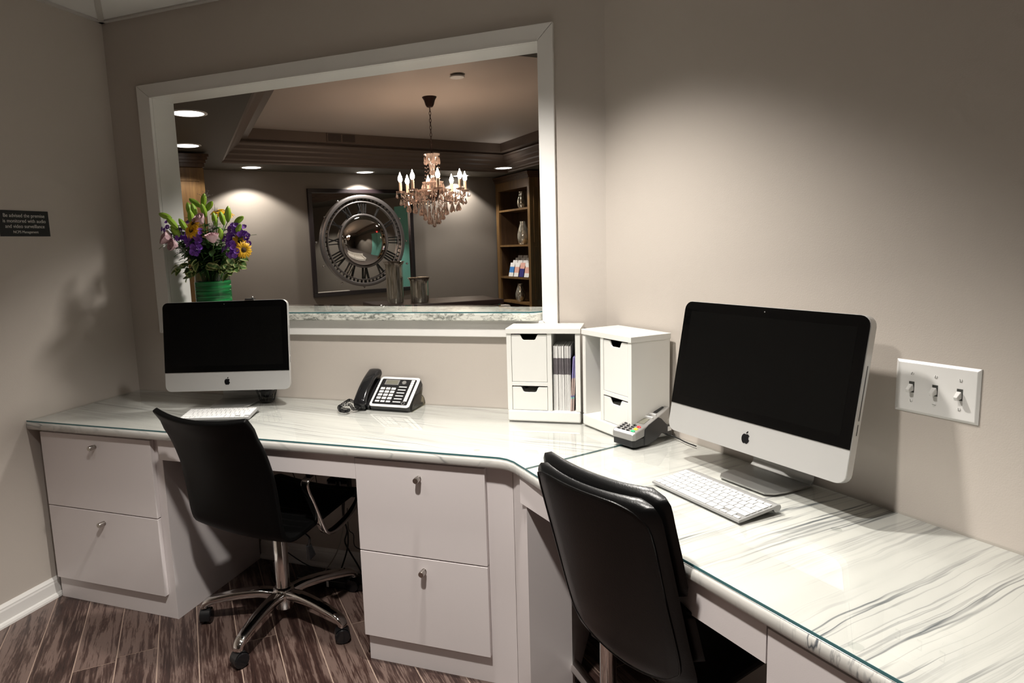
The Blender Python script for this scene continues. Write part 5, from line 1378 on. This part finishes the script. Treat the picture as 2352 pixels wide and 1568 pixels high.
# ================================================================== LOBBY
P0 = Vector((-4.329, 8.378, 0)); th0 = radians(52.4)
dd_ = Vector((cos(th0), sin(th0), 0)); nn_ = Vector((-sin(th0), cos(th0), 0))
th1 = radians(132.5); ee_ = Vector((cos(th1), sin(th1), 0))     # side direction, pointing to the back wall
SOF = 2.44; TRAY = 2.80
def LB(d, n, z=0.0): return P0 + dd_ * d + nn_ * n + Vector((0, 0, z))
def LBm(d, n, z=0.0):          # matrix: x along back wall, y out of wall towards the room, z up
    o_ = LB(d, n, z); mt = Matrix.Identity(4)
    for q in range(3): mt[q][0], mt[q][1], mt[q][2], mt[q][3] = dd_[q], nn_[q], (0, 0, 1)[q], o_[q]
    return mt
YL = D + WT + 0.001
cL = LB(-2.90, 0); cR = LB(3.10, 0)
tL = (cL.y - YL) / (-(-ee_.y) * 1.0) if False else (cL.y - YL) / ee_.y
pL = cL - ee_ * tL
pRx = 5.2
tR = (pRx - cR.x) / (-ee_.x); pR = cR - ee_ * tR
LOB = [(pL.x, pL.y), (pRx, YL), (pRx, pR.y), (cR.x, cR.y), (cL.x, cL.y)]
def wall_strip(name, p, q, material, z1=SOF + 0.45, th_=0.1, z0=0):
    p = Vector(p[:2]); q = Vector(q[:2]); t = (q - p).normalized(); n_ = Vector((t.y, -t.x)) * th_
    return MB().prism([tuple(p), tuple(p + n_), tuple(q + n_), tuple(q)], z0, z1).build(name, material, kind='structure')
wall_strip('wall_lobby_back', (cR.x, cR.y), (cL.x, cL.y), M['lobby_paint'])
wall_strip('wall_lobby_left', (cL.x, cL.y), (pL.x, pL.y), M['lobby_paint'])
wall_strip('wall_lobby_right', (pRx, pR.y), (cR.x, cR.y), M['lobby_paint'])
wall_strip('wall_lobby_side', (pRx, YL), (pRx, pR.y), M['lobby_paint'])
# the reception side wall: left and right of the office front wall
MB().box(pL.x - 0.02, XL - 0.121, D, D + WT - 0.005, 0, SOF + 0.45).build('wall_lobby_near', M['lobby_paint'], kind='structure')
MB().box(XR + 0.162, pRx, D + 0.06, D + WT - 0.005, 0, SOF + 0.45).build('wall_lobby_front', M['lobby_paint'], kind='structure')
MB().prism([(x, y) for x, y in LOB], -0.06, 0.0).build('floor_lobby', M['carpet'], kind='structure')
# soffit with tray opening
TB = [Vector((-5.074, 6.311, 0)), None, None, None]            # back-left corner of tray
TB[1] = LB(2.02, -0.68)                                        # back-right
TB[2] = TB[1] - ee_ * 5.3; TB[3] = TB[0] - ee_ * 4.75
cx = MB()
o4 = [Vector((p.x, p.y)) for p in TB]
tray2 = [(p.x, p.y) for p in TB]
# outer ring pieces (convex quads between opening and lobby walls)
def quad(name, pts, z0, z1, m_): return MB().prism(pts, z0, z1).build(name, m_, kind='structure')
cf = MB()
outer = [(cL.x, cL.y), (cR.x, cR.y), (pRx, pR.y), (pRx, YL), (pL.x, pL.y)]
TB4 = tray2
cf.prism([outer[0], TB4[0], TB4[1], outer[1]], SOF, SOF + 0.03)
cf.prism([outer[4], TB4[3], TB4[0], outer[0]], SOF, SOF + 0.03)
cf.prism([outer[1], TB4[1], TB4[2], outer[2]], SOF, SOF + 0.03)
cf.prism([outer[2], TB4[2], outer[3]], SOF, SOF + 0.03)
cf.prism([outer[3], TB4[2], TB4[3], outer[4]], SOF, SOF + 0.03)
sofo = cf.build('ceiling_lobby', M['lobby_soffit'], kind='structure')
# crown profile (offset inwards, z)
cprof = [(0.0, SOF), (0.004, SOF + 0.018), (0.030, SOF + 0.030), (0.034, SOF + 0.050), (0.075, SOF + 0.085), (0.080, SOF + 0.105), (0.130, SOF + 0.135), (0.135, SOF + 0.155), (0.185, SOF + 0.185), (0.190, SOF + 0.205), (0.200, SOF + 0.215), (0.200, SOF + 0.222), (0.16, SOF + 0.222), (0.16, SOF + 0.24), (0.28, SOF + 0.245), (0.28, TRAY)]
def inset(poly, d_):
    n = len(poly); out = []
    P_ = [Vector((p[0], p[1])) for p in poly]
    ar = sum(P_[i].x * P_[(i + 1) % n].y - P_[(i + 1) % n].x * P_[i].y for i in range(n)); sg_ = 1 if ar > 0 else -1
    for i in range(n):
        a_, b_, c_ = P_[i - 1], P_[i], P_[(i + 1) % n]
        t1 = (b_ - a_).normalized(); t2 = (c_ - b_).normalized(); n1 = Vector((-t1.y, t1.x)) * sg_; n2 = Vector((-t2.y, t2.x)) * sg_
        k = (n1 + n2); k = k / (k.dot(n1)); out.append(tuple(b_ + k * d_))
    return out
rows = [[(x, y, z) for x, y in inset(tray2, o_)] for o_, z in cprof]
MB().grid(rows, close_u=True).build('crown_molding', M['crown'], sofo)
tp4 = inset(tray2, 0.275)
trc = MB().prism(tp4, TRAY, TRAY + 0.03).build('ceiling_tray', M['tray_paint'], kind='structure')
# lobby downlight fixtures
lab = ['recessed lobby downlight nearest the window, cut by the left jamb', 'recessed lobby downlight above the left wooden cabinet', 'recessed lobby downlight left of the clock mirror',
       'recessed lobby downlight above the clock mirror', 'recessed lobby downlight behind the chandelier', 'recessed lobby downlight above the right bookcase, hidden by the jamb']
for (x, y, *_r), lb in zip(LOBBY_LIGHTS, lab):
    t = thing('recessed_light', lb, 'ceiling light', (x, y, SOF), group='recessed lights in the lobby soffit')
    MB().lathe([(0.112, -0.004), (0.118, -0.006), (0.134, -0.003), (0.136, 0.0)], 36, caps=False).build('trim_ring', M['plastic_white'], t, smooth=True)
    MB().lathe([(1e-5, -0.003), (0.113, -0.003), (0.113, -0.0005), (1e-5, -0.0005)], 36, caps=False).build('lens', M['lens'], t)
# speaker / cover disc in tray ceiling
o = MB().lathe([(1e-5, -0.022), (0.058, -0.022), (0.062, -0.018), (0.062, -0.012), (0.04, -0.010), (0.04, 0.0), (1e-5, 0.0)], 30, T(-1.835, 5.325, TRAY), caps=False).build('sprinkler_cover', M['plastic_white'], None, smooth=30)
tag(o, 'round white sprinkler cover on the tray ceiling above the chandelier', 'sprinkler')
# vent in tray side
vt = thing('air_vent', 'dark louvered air vent in the upper side of the tray ceiling', 'vent')
vm = LBm(0, -0.958)
MB().box(-0.905, -0.525, -0.006, 0.002, 2.690, 2.795, vm).build('vent_frame', M['crown'], vt)
for a_, b_ in ((-0.890, -0.725), (-0.705, -0.540)):
    gr = MB().box(a_, b_, -0.008, -0.006, 2.700, 2.785, vm).build('grille', M['frame_dark'], vt)
    for k in range(6): MB().box(a_, b_, -0.0105, -0.008, 2.704 + k * 0.0135, 2.709 + k * 0.0135, vm).build('louver', M['crown'], gr)

# chandelier --------------------------------------------------------
CHX, CHY = -2.34, 5.96
cd = thing('chandelier', 'crystal candle chandelier hanging from the lobby tray ceiling', 'chandelier', (CHX, CHY, TRAY))
zt = -TRAY
MB().lathe([(0.070, 0.0), (0.066, -0.008), (0.052, -0.03), (0.040, -0.072), (0.028, -0.092), (0.008, -0.098), (1e-5, -0.098)], 28, caps=False).build('canopy', M['bronze'], cd, smooth=True)
zc = -0.098; k = 0
while zc > -(TRAY - 2.27):
    pts = []
    for i in range(12):
        a_ = 2 * pi * i / 12; x_ = 0.009 * cos(a_); z_ = 0.021 * sin(a_)
        pts.append((x_, 0, zc - 0.018 + z_) if k % 2 else (0, x_, zc - 0.018 + z_))
    MB().tube(pts, 0.0028, 5, closed=True).build('chain_link', M['bronze'], cd, smooth=True)
    zc -= 0.033; k += 1
def Zc(z): return z - TRAY
MB().lathe([(0.0065, Zc(2.30)), (0.0065, Zc(1.86))], 10).build('centre_rod', M['bronze'], cd)
MB().lathe([(0.078, Zc(2.275)), (0.080, Zc(2.270)), (0.062, Zc(2.255)), (0.036, Zc(2.21)), (0.028, Zc(2.15)), (0.024, Zc(2.12)), (0.034, Zc(2.10)), (0.020, Zc(2.08)), (0.018, Zc(2.05)), (0.034, Zc(2.02)), (0.038, Zc(1.99)), (0.018, Zc(1.96)), (0.030, Zc(1.93)), (0.055, Zc(1.90)), (0.060, Zc(1.885)), (0.030, Zc(1.86)), (0.012, Zc(1.845))], 20, caps=False).build('crystal_column', M['crystal'], cd, smooth=30)
MB().lathe([(0.008, Zc(1.87)), (0.045, Zc(1.868)), (0.052, Zc(1.858)), (0.035, Zc(1.842)), (0.01, Zc(1.838))], 20).build('arm_hub', M['bronze'], cd, smooth=True)
DROP = MB().lathe([(1e-5, 0.0), (0.0035, -0.006), (0.010, -0.026), (0.0135, -0.036), (0.010, -0.046), (1e-5, -0.052)], 6, Matrix.Diagonal((1, 0.5, 1, 1)), caps=False).mesh('crystal_drop', M['crystal'])
BALL = MB().ball((0, 0, 0), 0.007, 6, 4).mesh('bead', M['crystal'])
bob_prof = [(0.012, 0.0), (0.036, 0.006), (0.046, 0.018), (0.047, 0.019), (0.036, 0.011), (0.012, 0.006)]
NA = 8; AR = 0.315
beads = MB()
for i in range(NA):
    a_ = 2 * pi * i / NA + radians(30); dx_ = Vector((cos(a_), sin(a_), 0))
    pts = [dx_ * 0.03 + Vector((0, 0, Zc(1.865))), dx_ * 0.10 + Vector((0, 0, Zc(1.835))), dx_ * 0.18 + Vector((0, 0, Zc(1.825))), dx_ * 0.26 + Vector((0, 0, Zc(1.845))), dx_ * 0.305 + Vector((0, 0, Zc(1.88))), dx_ * AR + Vector((0, 0, Zc(1.915)))]
    am = MB().tube(smooth_path(pts, 4), 0.0062, 8).build('arm', M['crystal'] if i % 2 else M['bronze'], cd, smooth=True)
    bpz = Vector((dx_.x * AR, dx_.y * AR, Zc(1.912)))
    MB().lathe(bob_prof, 12, T(*bpz), caps=False).build('drip_dish', M['crystal'], am, smooth=25)
    MB().lathe([(0.0155, 0.01), (0.0155, 0.105), (1e-5, 0.106)], 14, T(*bpz), caps=False).build('candle', M['candle'], am, smooth=True)
    MB().lathe([(0.010, 0.106), (0.0185, 0.118), (0.0215, 0.136), (0.017, 0.156), (0.008, 0.174), (0.004, 0.190), (1e-5, 0.198)], 12, T(*bpz), caps=False).build('flame_bulb', M['flame'], am, smooth=True)
    for j in range(5):
        b_ = 2 * pi * j / 5 + i; q = bpz + Vector((cos(b_) * 0.043, sin(b_) * 0.043, 0.012))
        beads.ball(q - Vector((0, 0, 0.010)), 0.0055, 6, 4)
        link('crystal_drop', DROP, cd, mx=T(q.x, q.y, q.z - 0.016) @ Matrix.Rotation(b_, 4, 'Z') @ Matrix.Scale(0.85, 4))
    q = bpz + Vector((0, 0, -0.02)); link('crystal_drop', DROP, cd, mx=T(q.x, q.y, q.z - 0.035) @ Matrix.Rotation(a_, 4, 'Z') @ Matrix.Scale(1.25, 4))
    # bead swags from crown to arm and arm to arm
    top_ = dx_ * 0.072 + Vector((0, 0, Zc(2.262)))
    dq = top_ - Vector((0, 0, 0.01)); link('crystal_drop', DROP, cd, mx=T(dq.x, dq.y, dq.z) @ Matrix.Rotation(a_ + pi / 2, 4, 'Z') @ Matrix.Scale(1.5, 4))
    end_ = dx_ * 0.20 + Vector((0, 0, Zc(1.86)))
    for j in range(17):
        t_ = j / 16; q = top_.lerp(end_, t_) - Vector((0, 0, 0.07 * sin(pi * t_))) - dx_ * 0.05 * sin(pi * t_); beads.ball(q, 0.0048, 6, 4)
    a2_ = a_ + 2 * pi / NA; nx_ = Vector((cos(a2_), sin(a2_), 0)) * AR + Vector((0, 0, Zc(1.912)))
    for j in range(1, 12):
        t_ = j / 12; q = bpz.lerp(nx_, t_) - Vector((0, 0, 0.075 * sin(pi * t_))); beads.ball(q, 0.0055, 6, 4)
        if j in (3, 6, 9): link('crystal_drop', DROP, cd, mx=T(q.x, q.y, q.z - 0.007) @ Matrix.Rotation(a_ + j, 4, 'Z') @ Matrix.Scale(1.0, 4))
for ring, (rr_, zz, n, s_) in enumerate(((0.25, 1.800, 16, 1.35), (0.19, 1.790, 14, 1.4), (0.13, 1.765, 12, 1.4), (0.09, 1.725, 9, 1.5), (0.05, 1.685, 6, 1.5), (0.22, 1.87, 14, 1.2), (0.15, 1.90, 12, 1.2), (0.09, 1.95, 8, 1.2))):
    for i in range(n):
        a_ = 2 * pi * i / n + ring * 0.4; q = Vector((rr_ * cos(a_), rr_ * sin(a_), Zc(zz))); link('crystal_drop', DROP, cd, mx=T(*q) @ Matrix.Rotation(a_, 4, 'Z') @ Matrix.Scale(s_, 4))
        for j in range(3): beads.ball(q + Vector((0, 0, 0.008 + j * 0.013)), 0.0055, 6, 4)
for k_, (rr_, zz_) in enumerate(((0.17, 1.925), (0.10, 2.0))):
    MB().lathe([(0.02, Zc(zz_ - 0.02)), (rr_ * 0.8, Zc(zz_ - 0.012)), (rr_, Zc(zz_)), (rr_ * 1.03, Zc(zz_ + 0.012)), (rr_ * 0.97, Zc(zz_ + 0.004)), (rr_ * 0.75, Zc(zz_ - 0.006)), (0.02, Zc(zz_ - 0.014))], 16, caps=False).build('crystal_dish', M['crystal'], cd, smooth=25)
    for i in range(10):
        a_ = 2 * pi * i / 10 + k_; q = Vector((rr_ * cos(a_), rr_ * sin(a_), Zc(zz_ - 0.004))); link('crystal_drop', DROP, cd, mx=T(*q) @ Matrix.Rotation(a_, 4, 'Z') @ Matrix.Scale(1.1, 4))
link('crystal_ball', MB().ball((0, 0, 0), 0.020, 10, 7).mesh('crystal_ball', M['crystal']), cd, mx=T(0, 0, Zc(1.600)))
for j in range(16): beads.ball(Vector((0, 0, Zc(1.625 + j * 0.014))), 0.0055, 6, 4)
beads.build('crystal_beads', M['crystal'], cd, kind='stuff')

# clock mirror ---------------------------------------------------------
cm_ = thing('clock_mirror', 'large square dark-framed mirror with roman numeral clock ring on the lobby wall', 'mirror')
mm = LBm(0, 0)         # y points behind the wall; room side is negative
fx0, fx1, fz0, fz1 = -0.853, 0.741, 0.768, 2.229
b_ = 0.055
for nm, q in (('frame_rail', (fx0, fx1, fz1 - b_, fz1)), ('frame_rail', (fx0, fx1, fz0, fz0 + b_)), ('frame_rail', (fx0, fx0 + b_, fz0 + b_, fz1 - b_)), ('frame_rail', (fx1 - b_, fx1, fz0 + b_, fz1 - b_))):
    bevel(MB().box(q[0], q[1], -0.050, -0.001, q[2], q[3], mm).build(nm, M['frame_dark'], cm_), 0.004)
MB().box(fx0 + b_, fx1 - b_, -0.012, -0.002, fz0 + b_, fz1 - b_, mm).build('mirror_glass', M['mirror'], cm_)
CKx, CKz = -0.066, 1.512
km = mm @ T(CKx, -0.014, CKz) @ R(90, 'X')      # local x right, y up, z towards the room
def ring(name, r0, r1, z0, z1, m_, parent=cm_, seg=72, mid=0):
    pr_ = [(r0, z0), (r0, z1 - 0.003), (r0 + 0.004, z1 + mid), (r1 - 0.004, z1 + mid), (r1, z1 - 0.003), (r1, z0), (r0, z0)]
    return MB().lathe(pr_, seg, km, caps=False).build(name, m_, parent, smooth=40)
ring('outer_ring', 0.590, 0.640, 0.0, 0.045, M['clock_metal'])
ring('minute_ring', 0.535, 0.552, 0.0, 0.030, M['clock_metal'])
ring('inner_ring', 0.350, 0.378, 0.0, 0.040, M['clock_metal'])
for i in range(60):
    a_ = 90 - i * 6
    w2 = 0.010 if i % 5 == 0 else 0.005
    MB().box(0.551, 0.592, -w2, w2, 0.006, 0.020, km @ R(a_)).build('minute_mark', M['numeral'], cm_)
def stroke(mb, x0, x1, r0=0.376, r1=0.538, w_=0.011, a_=0):   # bar from (x0 at inner) to (x1 at outer)
    n0 = Vector((x0, r0)); n1 = Vector((x1, r1)); t = (n1 - n0).normalized(); p_ = Vector((-t.y, t.x)) * w_ / 2
    mb.prism([tuple(n0 + p_), tuple(n0 - p_), tuple(n1 - p_), tuple(n1 + p_)][::-1], 0.008, 0.020, km @ R(a_))
NUM = {1: 'I', 2: 'II', 3: 'III', 4: 'IIII', 5: 'V', 6: 'VI', 7: 'VII', 8: 'VIII', 9: 'IX', 10: 'X', 11: 'XI', 12: 'XII'}
for h_, s_ in NUM.items():
    ws = {'I': 0.034, 'V': 0.062, 'X': 0.062}; tot = sum(ws[c] for c in s_); x = -tot / 2; mb = MB()
    for c in s_:
        w2 = ws[c]; xm = x + w2 / 2
        if c == 'I': stroke(mb, xm, xm * 1.25, w_=0.014, a_=-30 * h_)
        elif c == 'V':
            stroke(mb, xm, x * 1.2 + 0.006, w_=0.017, a_=-30 * h_); stroke(mb, xm, (x + w2) * 1.2 - 0.006, w_=0.008, a_=-30 * h_)
        else:
            stroke(mb, x + w2 - 0.010, (x) * 1.2 + 0.010, w_=0.017, a_=-30 * h_); stroke(mb, x + 0.010, (x + w2) * 1.2 - 0.010, w_=0.008, a_=-30 * h_)
        x += w2
    mb.build('roman_numeral', M['numeral'], cm_)
MB().lathe([(0.352 * sin(t_ * pi / 2 * 0.999 + 1e-5) , 0.012 + 0.085 * cos(t_ * pi / 2)) for t_ in [k / 16 for k in range(17)]], 64, km, caps=False).build('convex_mirror', M['convex'], cm_, smooth=True)
for i, (x, z) in enumerate([(-0.423, 2.065), (-0.072, 2.151), (0.277, 2.062), (0.531, 1.819), (0.622, 1.495), (0.618, 1.163), (-0.77, 1.51), (-0.679, 1.181), (-0.426, 0.938), (0.30, 0.94), (-0.09, 0.865), (-0.62, 1.85)]):
    MB().lathe([(0.016, 0), (0.014, 0.010), (0.006, 0.018), (1e-5, 0.020)], 14, mm @ T(x, -0.012, z) @ R(90, 'X'), caps=False).build('rosette', M['chrome'], cm_, smooth=True)

# bookcase on the right ----------------------------------------------------
C1 = Vector((-2.197, 9.345, 0)); C2 = Vector((-2.937, 10.143, 0)); eb = (C2 - C1).normalized(); LEN = 1.05
ib = Vector((-eb.y, eb.x, 0)) * -1     # into the carcass
def BCm():
    mt = Matrix.Identity(4)
    for q in range(3): mt[q][0], mt[q][1], mt[q][2], mt[q][3] = eb[q], ib[q], (0, 0, 1)[q], C1[q]
    return mt
bm_ = BCm(); DEP = 0.36
bc = thing('bookcase', 'tall dark wooden bookcase with crown at the right end of the lobby wall', 'bookcase')
MB().box(0.0, 0.045, 0.0, DEP, 0, 2.33, bm_).build('side_panel', M['wood'], bc)
MB().box(0.955, LEN, 0.0, 0.03, 0, 2.33, bm_).build('side_panel', M['wood'], bc)
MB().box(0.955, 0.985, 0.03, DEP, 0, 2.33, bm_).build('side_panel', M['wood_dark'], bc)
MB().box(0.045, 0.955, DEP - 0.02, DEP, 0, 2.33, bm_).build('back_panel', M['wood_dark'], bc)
MB().box(0.045, 0.955, 0.0, DEP - 0.02, 2.205, 2.33, bm_).build('header', M['wood'], bc)
for z in (1.914, 1.376, 0.887, 0.510): MB().box(0.0455, 0.9545, 0.004, DEP - 0.021, z - 0.028, z, bm_).build('shelf', M['wood'], bc)
MB().box(0.045, 0.955, 0.0, DEP - 0.02, 0, 0.10, bm_).build('plinth', M['wood'], bc)
cr_ = MB()
for z0, z1, o_ in ((2.33, 2.355, 0.012), (2.355, 2.375, 0.022), (2.375, 2.40, 0.038), (2.40, 2.418, 0.050)): cr_.box(-o_, LEN, -o_, DEP, z0, z1, bm_)
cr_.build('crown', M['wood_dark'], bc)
# end panel facing the room with two raised fields
em = Matrix.Identity(4)
for q in range(3): em[q][0], em[q][1], em[q][2], em[q][3] = dd_[q], nn_[q], (0, 0, 1)[q], C1[q]
MB().box(0.0, 0.36, -0.018, -0.001, 0.0, 2.33, em).build('end_panel', M['wood'], bc)
for z0, z1 in ((1.40, 2.19), (0.56, 1.34)):
    bevel(MB().box(0.066, 0.32, -0.026, -0.018, z0, z1, em).build('raised_field', M['wood'], bc), 0.006)
# silver vases on the shelves
def pot(label, s_, z, h_, rm, off=0.13):
    p_ = bm_ @ Vector((s_, off, z))
    o = MB().lathe([(rm * 0.62, 0.0), (rm * 0.80, 0.02), (rm, h_ * 0.28), (rm * 0.98, h_ * 0.45), (rm * 0.72, h_ * 0.72), (rm * 0.50, h_ * 0.92), (rm * 0.52, h_), (rm * 0.45, h_), (rm * 0.42, h_ * 0.9)], 28).build('silver_vase', M['mercury'], None, smooth=True, loc=p_)
    return tag(o, label, 'vase', 'silver vases in the lobby bookcase')
pot('small silver glass vase on the top shelf of the bookcase', 0.379, 1.9145, 0.245, 0.070, 0.09)
pot('taller silver glass vase on the second bookcase shelf', 0.371, 1.3765, 0.345, 0.088, 0.10)
pot('silver glass vase on the lowest bookcase shelf', 0.478, 0.5105, 0.270, 0.080, 0.09)
# brochure rack on the third shelf
rk = thing('brochure_rack', 'tiered clear rack holding leaflets on the third bookcase shelf', 'rack')
rkm = bm_ @ T(0.055, 0.02, 0.8875)
for r_ in range(3): MB().box(0.0, 0.68, 0.028 + r_ * 0.07, 0.031 + r_ * 0.07, 0.0, 0.09 + r_ * 0.065, rkm).build('tier_panel', M['smoke_plastic'], rk)
MB().box(0.0, 0.68, 0.0, 0.20, 0.0, 0.004, rkm).build('rack_base', M['smoke_plastic'], rk)
fronts = [('blue and white', ('paper', 'blue_paint', 'paper')), ('pink and white', ('paper', 'skin', 'paper')), ('navy with a face', ('navy', 'navy', 'skin')), ('yellow and white', ('paper', 'skin', 'paper'))]
for r_ in range(4):
    for c_ in range(4):
        # columns run from far (left in view) to near
        s_ = 0.540 - c_ * 0.163
        cols = fronts[c_][1] if r_ == 0 else ('grey_print', 'tan_print', 'paper')
        mb = MB(); fm_ = []; hh = 0.215; zz = [0, 0.06, 0.15, hh] if c_ != 2 else [0, 0.06, 0.125, hh]
        me = bpy.data.meshes.new('leaflet')
        for j in range(3):
            n0 = len(mb.f); mb.box(0, 0.138, 0, 0.004, zz[j], zz[j + 1]); fm_ += [j] * (len(mb.f) - n0)
        me.from_pydata(mb.v, [], mb.f); me.update()
        for cn in cols: me.materials.append(M[cn])
        for pp_, mi in zip(me.polygons, fm_): pp_.material_index = mi
        o = link('leaflet', me, None, mx=rkm @ T(s_, 0.006 + r_ * 0.045, 0.0045 + r_ * 0.036) @ R(-12, 'X'))
        if r_ == 0: tag(o, fronts[c_][0] + ' leaflet in the front row of the bookcase rack', 'leaflet', 'leaflets in the rack')
        else: tag(o, 'leaflet showing only its top in the %s row, behind the %s leaflet' % (('second', 'third', 'rear')[r_ - 1], fronts[c_][0]), 'leaflet', 'leaflets in row %s of the rack' % ('two', 'three', 'four')[r_ - 1])

# wooden cabinet at the left: end panel faces the office
lcb = thing('bookcase', 'tall golden brown wooden cabinet end at the left of the lobby behind the flowers', 'cabinet')
q0 = Vector((-4.715, 5.568, 0)); lm = Matrix.Identity(4)
for q in range(3): lm[q][0], lm[q][1], lm[q][2], lm[q][3] = dd_[q], nn_[q], (0, 0, 1)[q], q0[q]
cabo = MB().box(-0.42, 0.0, 0.0, 1.38, 0, 2.29, lm).build('body', M['wood'], lcb)
MB().box(-0.42, 0.0, -0.016, 0.0, 0.1, 2.28, lm).build('end_panel', M['wood'], lcb)
MB().box(-0.050, 0.001, -0.022, -0.016, 0.1, 2.28, lm).build('corner_stile', M['wood'], lcb)
MB().box(-0.42, -0.050, -0.022, -0.016, 2.15, 2.28, lm).build('top_rail', M['wood'], lcb)
cr_ = MB()
for z0, z1, o_ in ((2.29, 2.33, 0.012), (2.33, 2.36, 0.025), (2.36, 2.39, 0.040), (2.39, 2.418, 0.052)): cr_.box(-0.42, o_, -0.016 - o_, 1.38, z0, z1, lm)
cr_.build('crown', M['wood_dark'], lcb)

# dark console table with two mercury vases
tb = thing('console_table', 'dark espresso table top behind the reception ledge', 'table')
A_, B_, C_, D_ = Vector((-1.535, 4.897)), Vector((-1.272, 4.563)), Vector((-2.02, 4.05)), Vector((-2.35, 4.42))
bevel(MB().prism([tuple(C_), tuple(B_), tuple(A_), tuple(D_)], 0.965, 0.9995).build('table_top', M['dark_table'], tb), 0.006)
for k, p_ in enumerate((A_, B_, C_, D_)):
    c_ = (A_ + B_ + C_ + D_) / 4; v_ = p_.lerp(c_, 0.12); MB().box(v_.x - 0.03, v_.x + 0.03, v_.y - 0.03, v_.y + 0.03, 0, 0.965).build('leg', M['dark_table'], tb)
ii = [tuple(p_.lerp((A_ + B_ + C_ + D_) / 4, 0.08)) for p_ in (C_, B_, A_, D_)]
MB().prism(ii, 0.87, 0.965).build('table_apron', M['dark_table'], tb)
def mvase(label, x, y, r_, h_):
    o = MB().lathe([(r_ * 0.92, 0.0), (r_ * 0.98, 0.01), (r_, 0.05), (r_, h_ - 0.05), (r_ * 1.03, h_ - 0.025), (r_ * 1.22, h_ - 0.004), (r_ * 1.30, h_), (r_ * 1.22, h_ - 0.001), (r_ * 0.97, h_ - 0.03), (r_ * 0.94, 0.05)], 36, caps=False).build('mercury_glass_cylinder', M['mercury'], None, smooth=50, loc=(x, y, 1.0))
    return tag(o, label, 'vase', 'mercury glass cylinders on the dark table')
mvase('tall silvery mercury glass cylinder vase on the dark table', -2.018, 4.30, 0.062, 0.300)
mvase('short silvery mercury glass cylinder vase on the dark table', -1.853, 4.365, 0.066, 0.178)
o = MB().grid([[(-0.72 + 0.03 * j, 2.600 + 0.03 * i - 0.012 * j * 0.2, 1.1448 + 0.004 * abs(sin(j * 1.3 + i))) for j in range(6)] for i in range(2)]).build('paper_sheet', M['paper'], None)
so = o.modifiers.new('s', 'SOLIDIFY'); so.thickness = 0.0006
bpy.data.objects.remove(o)
# cream sofa facing the mirror, teal doors, exit sign: seen only in the mirrors
sf = thing('tufted_sofa', 'cream button-tufted sofa facing the clock mirror', 'sofa')
sm4 = LBm(-0.15, -2.3)
bevel(MB().box(-0.85, 0.85, -0.12, 0.0, 0.10, 0.68, sm4).build('backrest', M['sofa'], sf), 0.03, 3)
bevel(MB().box(-0.85, 0.85, 0.0, 0.72, 0.10, 0.34, sm4).build('base', M['sofa'], sf), 0.02, 3)
for k in range(2): bevel(MB().box(-0.72 + k * 0.73, -0.01 + k * 0.73, 0.02, 0.74, 0.345, 0.46, sm4).build('seat_cushion', M['sofa'], sf), 0.035, 3)
for sx in (-0.85, 0.72): bevel(MB().box(sx, sx + 0.13, 0.0, 0.74, 0.34, 0.54, sm4).build('armrest', M['sofa'], sf), 0.03, 3)
for r_ in range(3):
    for c_ in range(9):
        o = MB().ball((-0.70 + c_ * 0.175 + (0.087 if r_ % 2 else 0) - 0.03, 0.014, 0.42 + r_ * 0.09), 0.06, 10, 6, sm4, (1.05, 0.35, 0.75)).build('tuft', M['sofa'], sf, smooth=True)
def RWL(s_, off=0.0, z=0.0):    # lobby right wall coordinates from the back corner towards the office
    n_ = Vector((-sin(th1), cos(th1), 0)); p_ = cR - ee_ * s_ + n_ * off; return Vector((p_.x, p_.y, z))
def rl_box(s0, s1, o0, o1, z0, z1):
    pts = [RWL(s0, o0), RWL(s1, o0), RWL(s1, o1), RWL(s0, o1)]
    return MB().prism([(p_.x, p_.y) for p_ in pts], z0, z1)
td = root('door_1')
for k in range(2):
    s0 = 1.9 + k * 0.98; pn = rl_box(s0, s0 + 0.96, 0.004, 0.03, 0.02, 2.25).build('door_leaf', M['teal'], td)
    hd = RWL(s0 + (0.86 if k == 0 else 0.10), 0.07)
    hx = MB().tube([(hd.x, hd.y, 0.75), (hd.x, hd.y, 1.15)], 0.012, 8)
    b0 = RWL(s0 + (0.86 if k == 0 else 0.10), 0.03)
    for z in (0.77, 1.13): hx.tube([(b0.x, b0.y, z), (hd.x, hd.y, z)], 0.008, 8)
    hx.build('door_handle', M['chrome'], pn, smooth=True)
p_ = RWL(2.6, 0.12, 2.32)
ex = thing('exit_sign', 'small white exit sign with red letters above the teal doors', 'sign', p_, th1 - pi / 2 + pi / 2)
MB().box(-0.15, 0.15, -0.015, 0.015, -0.09, 0.09).build('housing', M['plastic_white'], ex)
for s_ in (1, -1): text_mesh('EXIT', 0.16, M['exit_red'], 'lettering', ex, Matrix.Rotation(0 if s_ == 1 else pi, 4, 'Z') @ T(0, -0.0158, 0) @ R(90, 'X'))
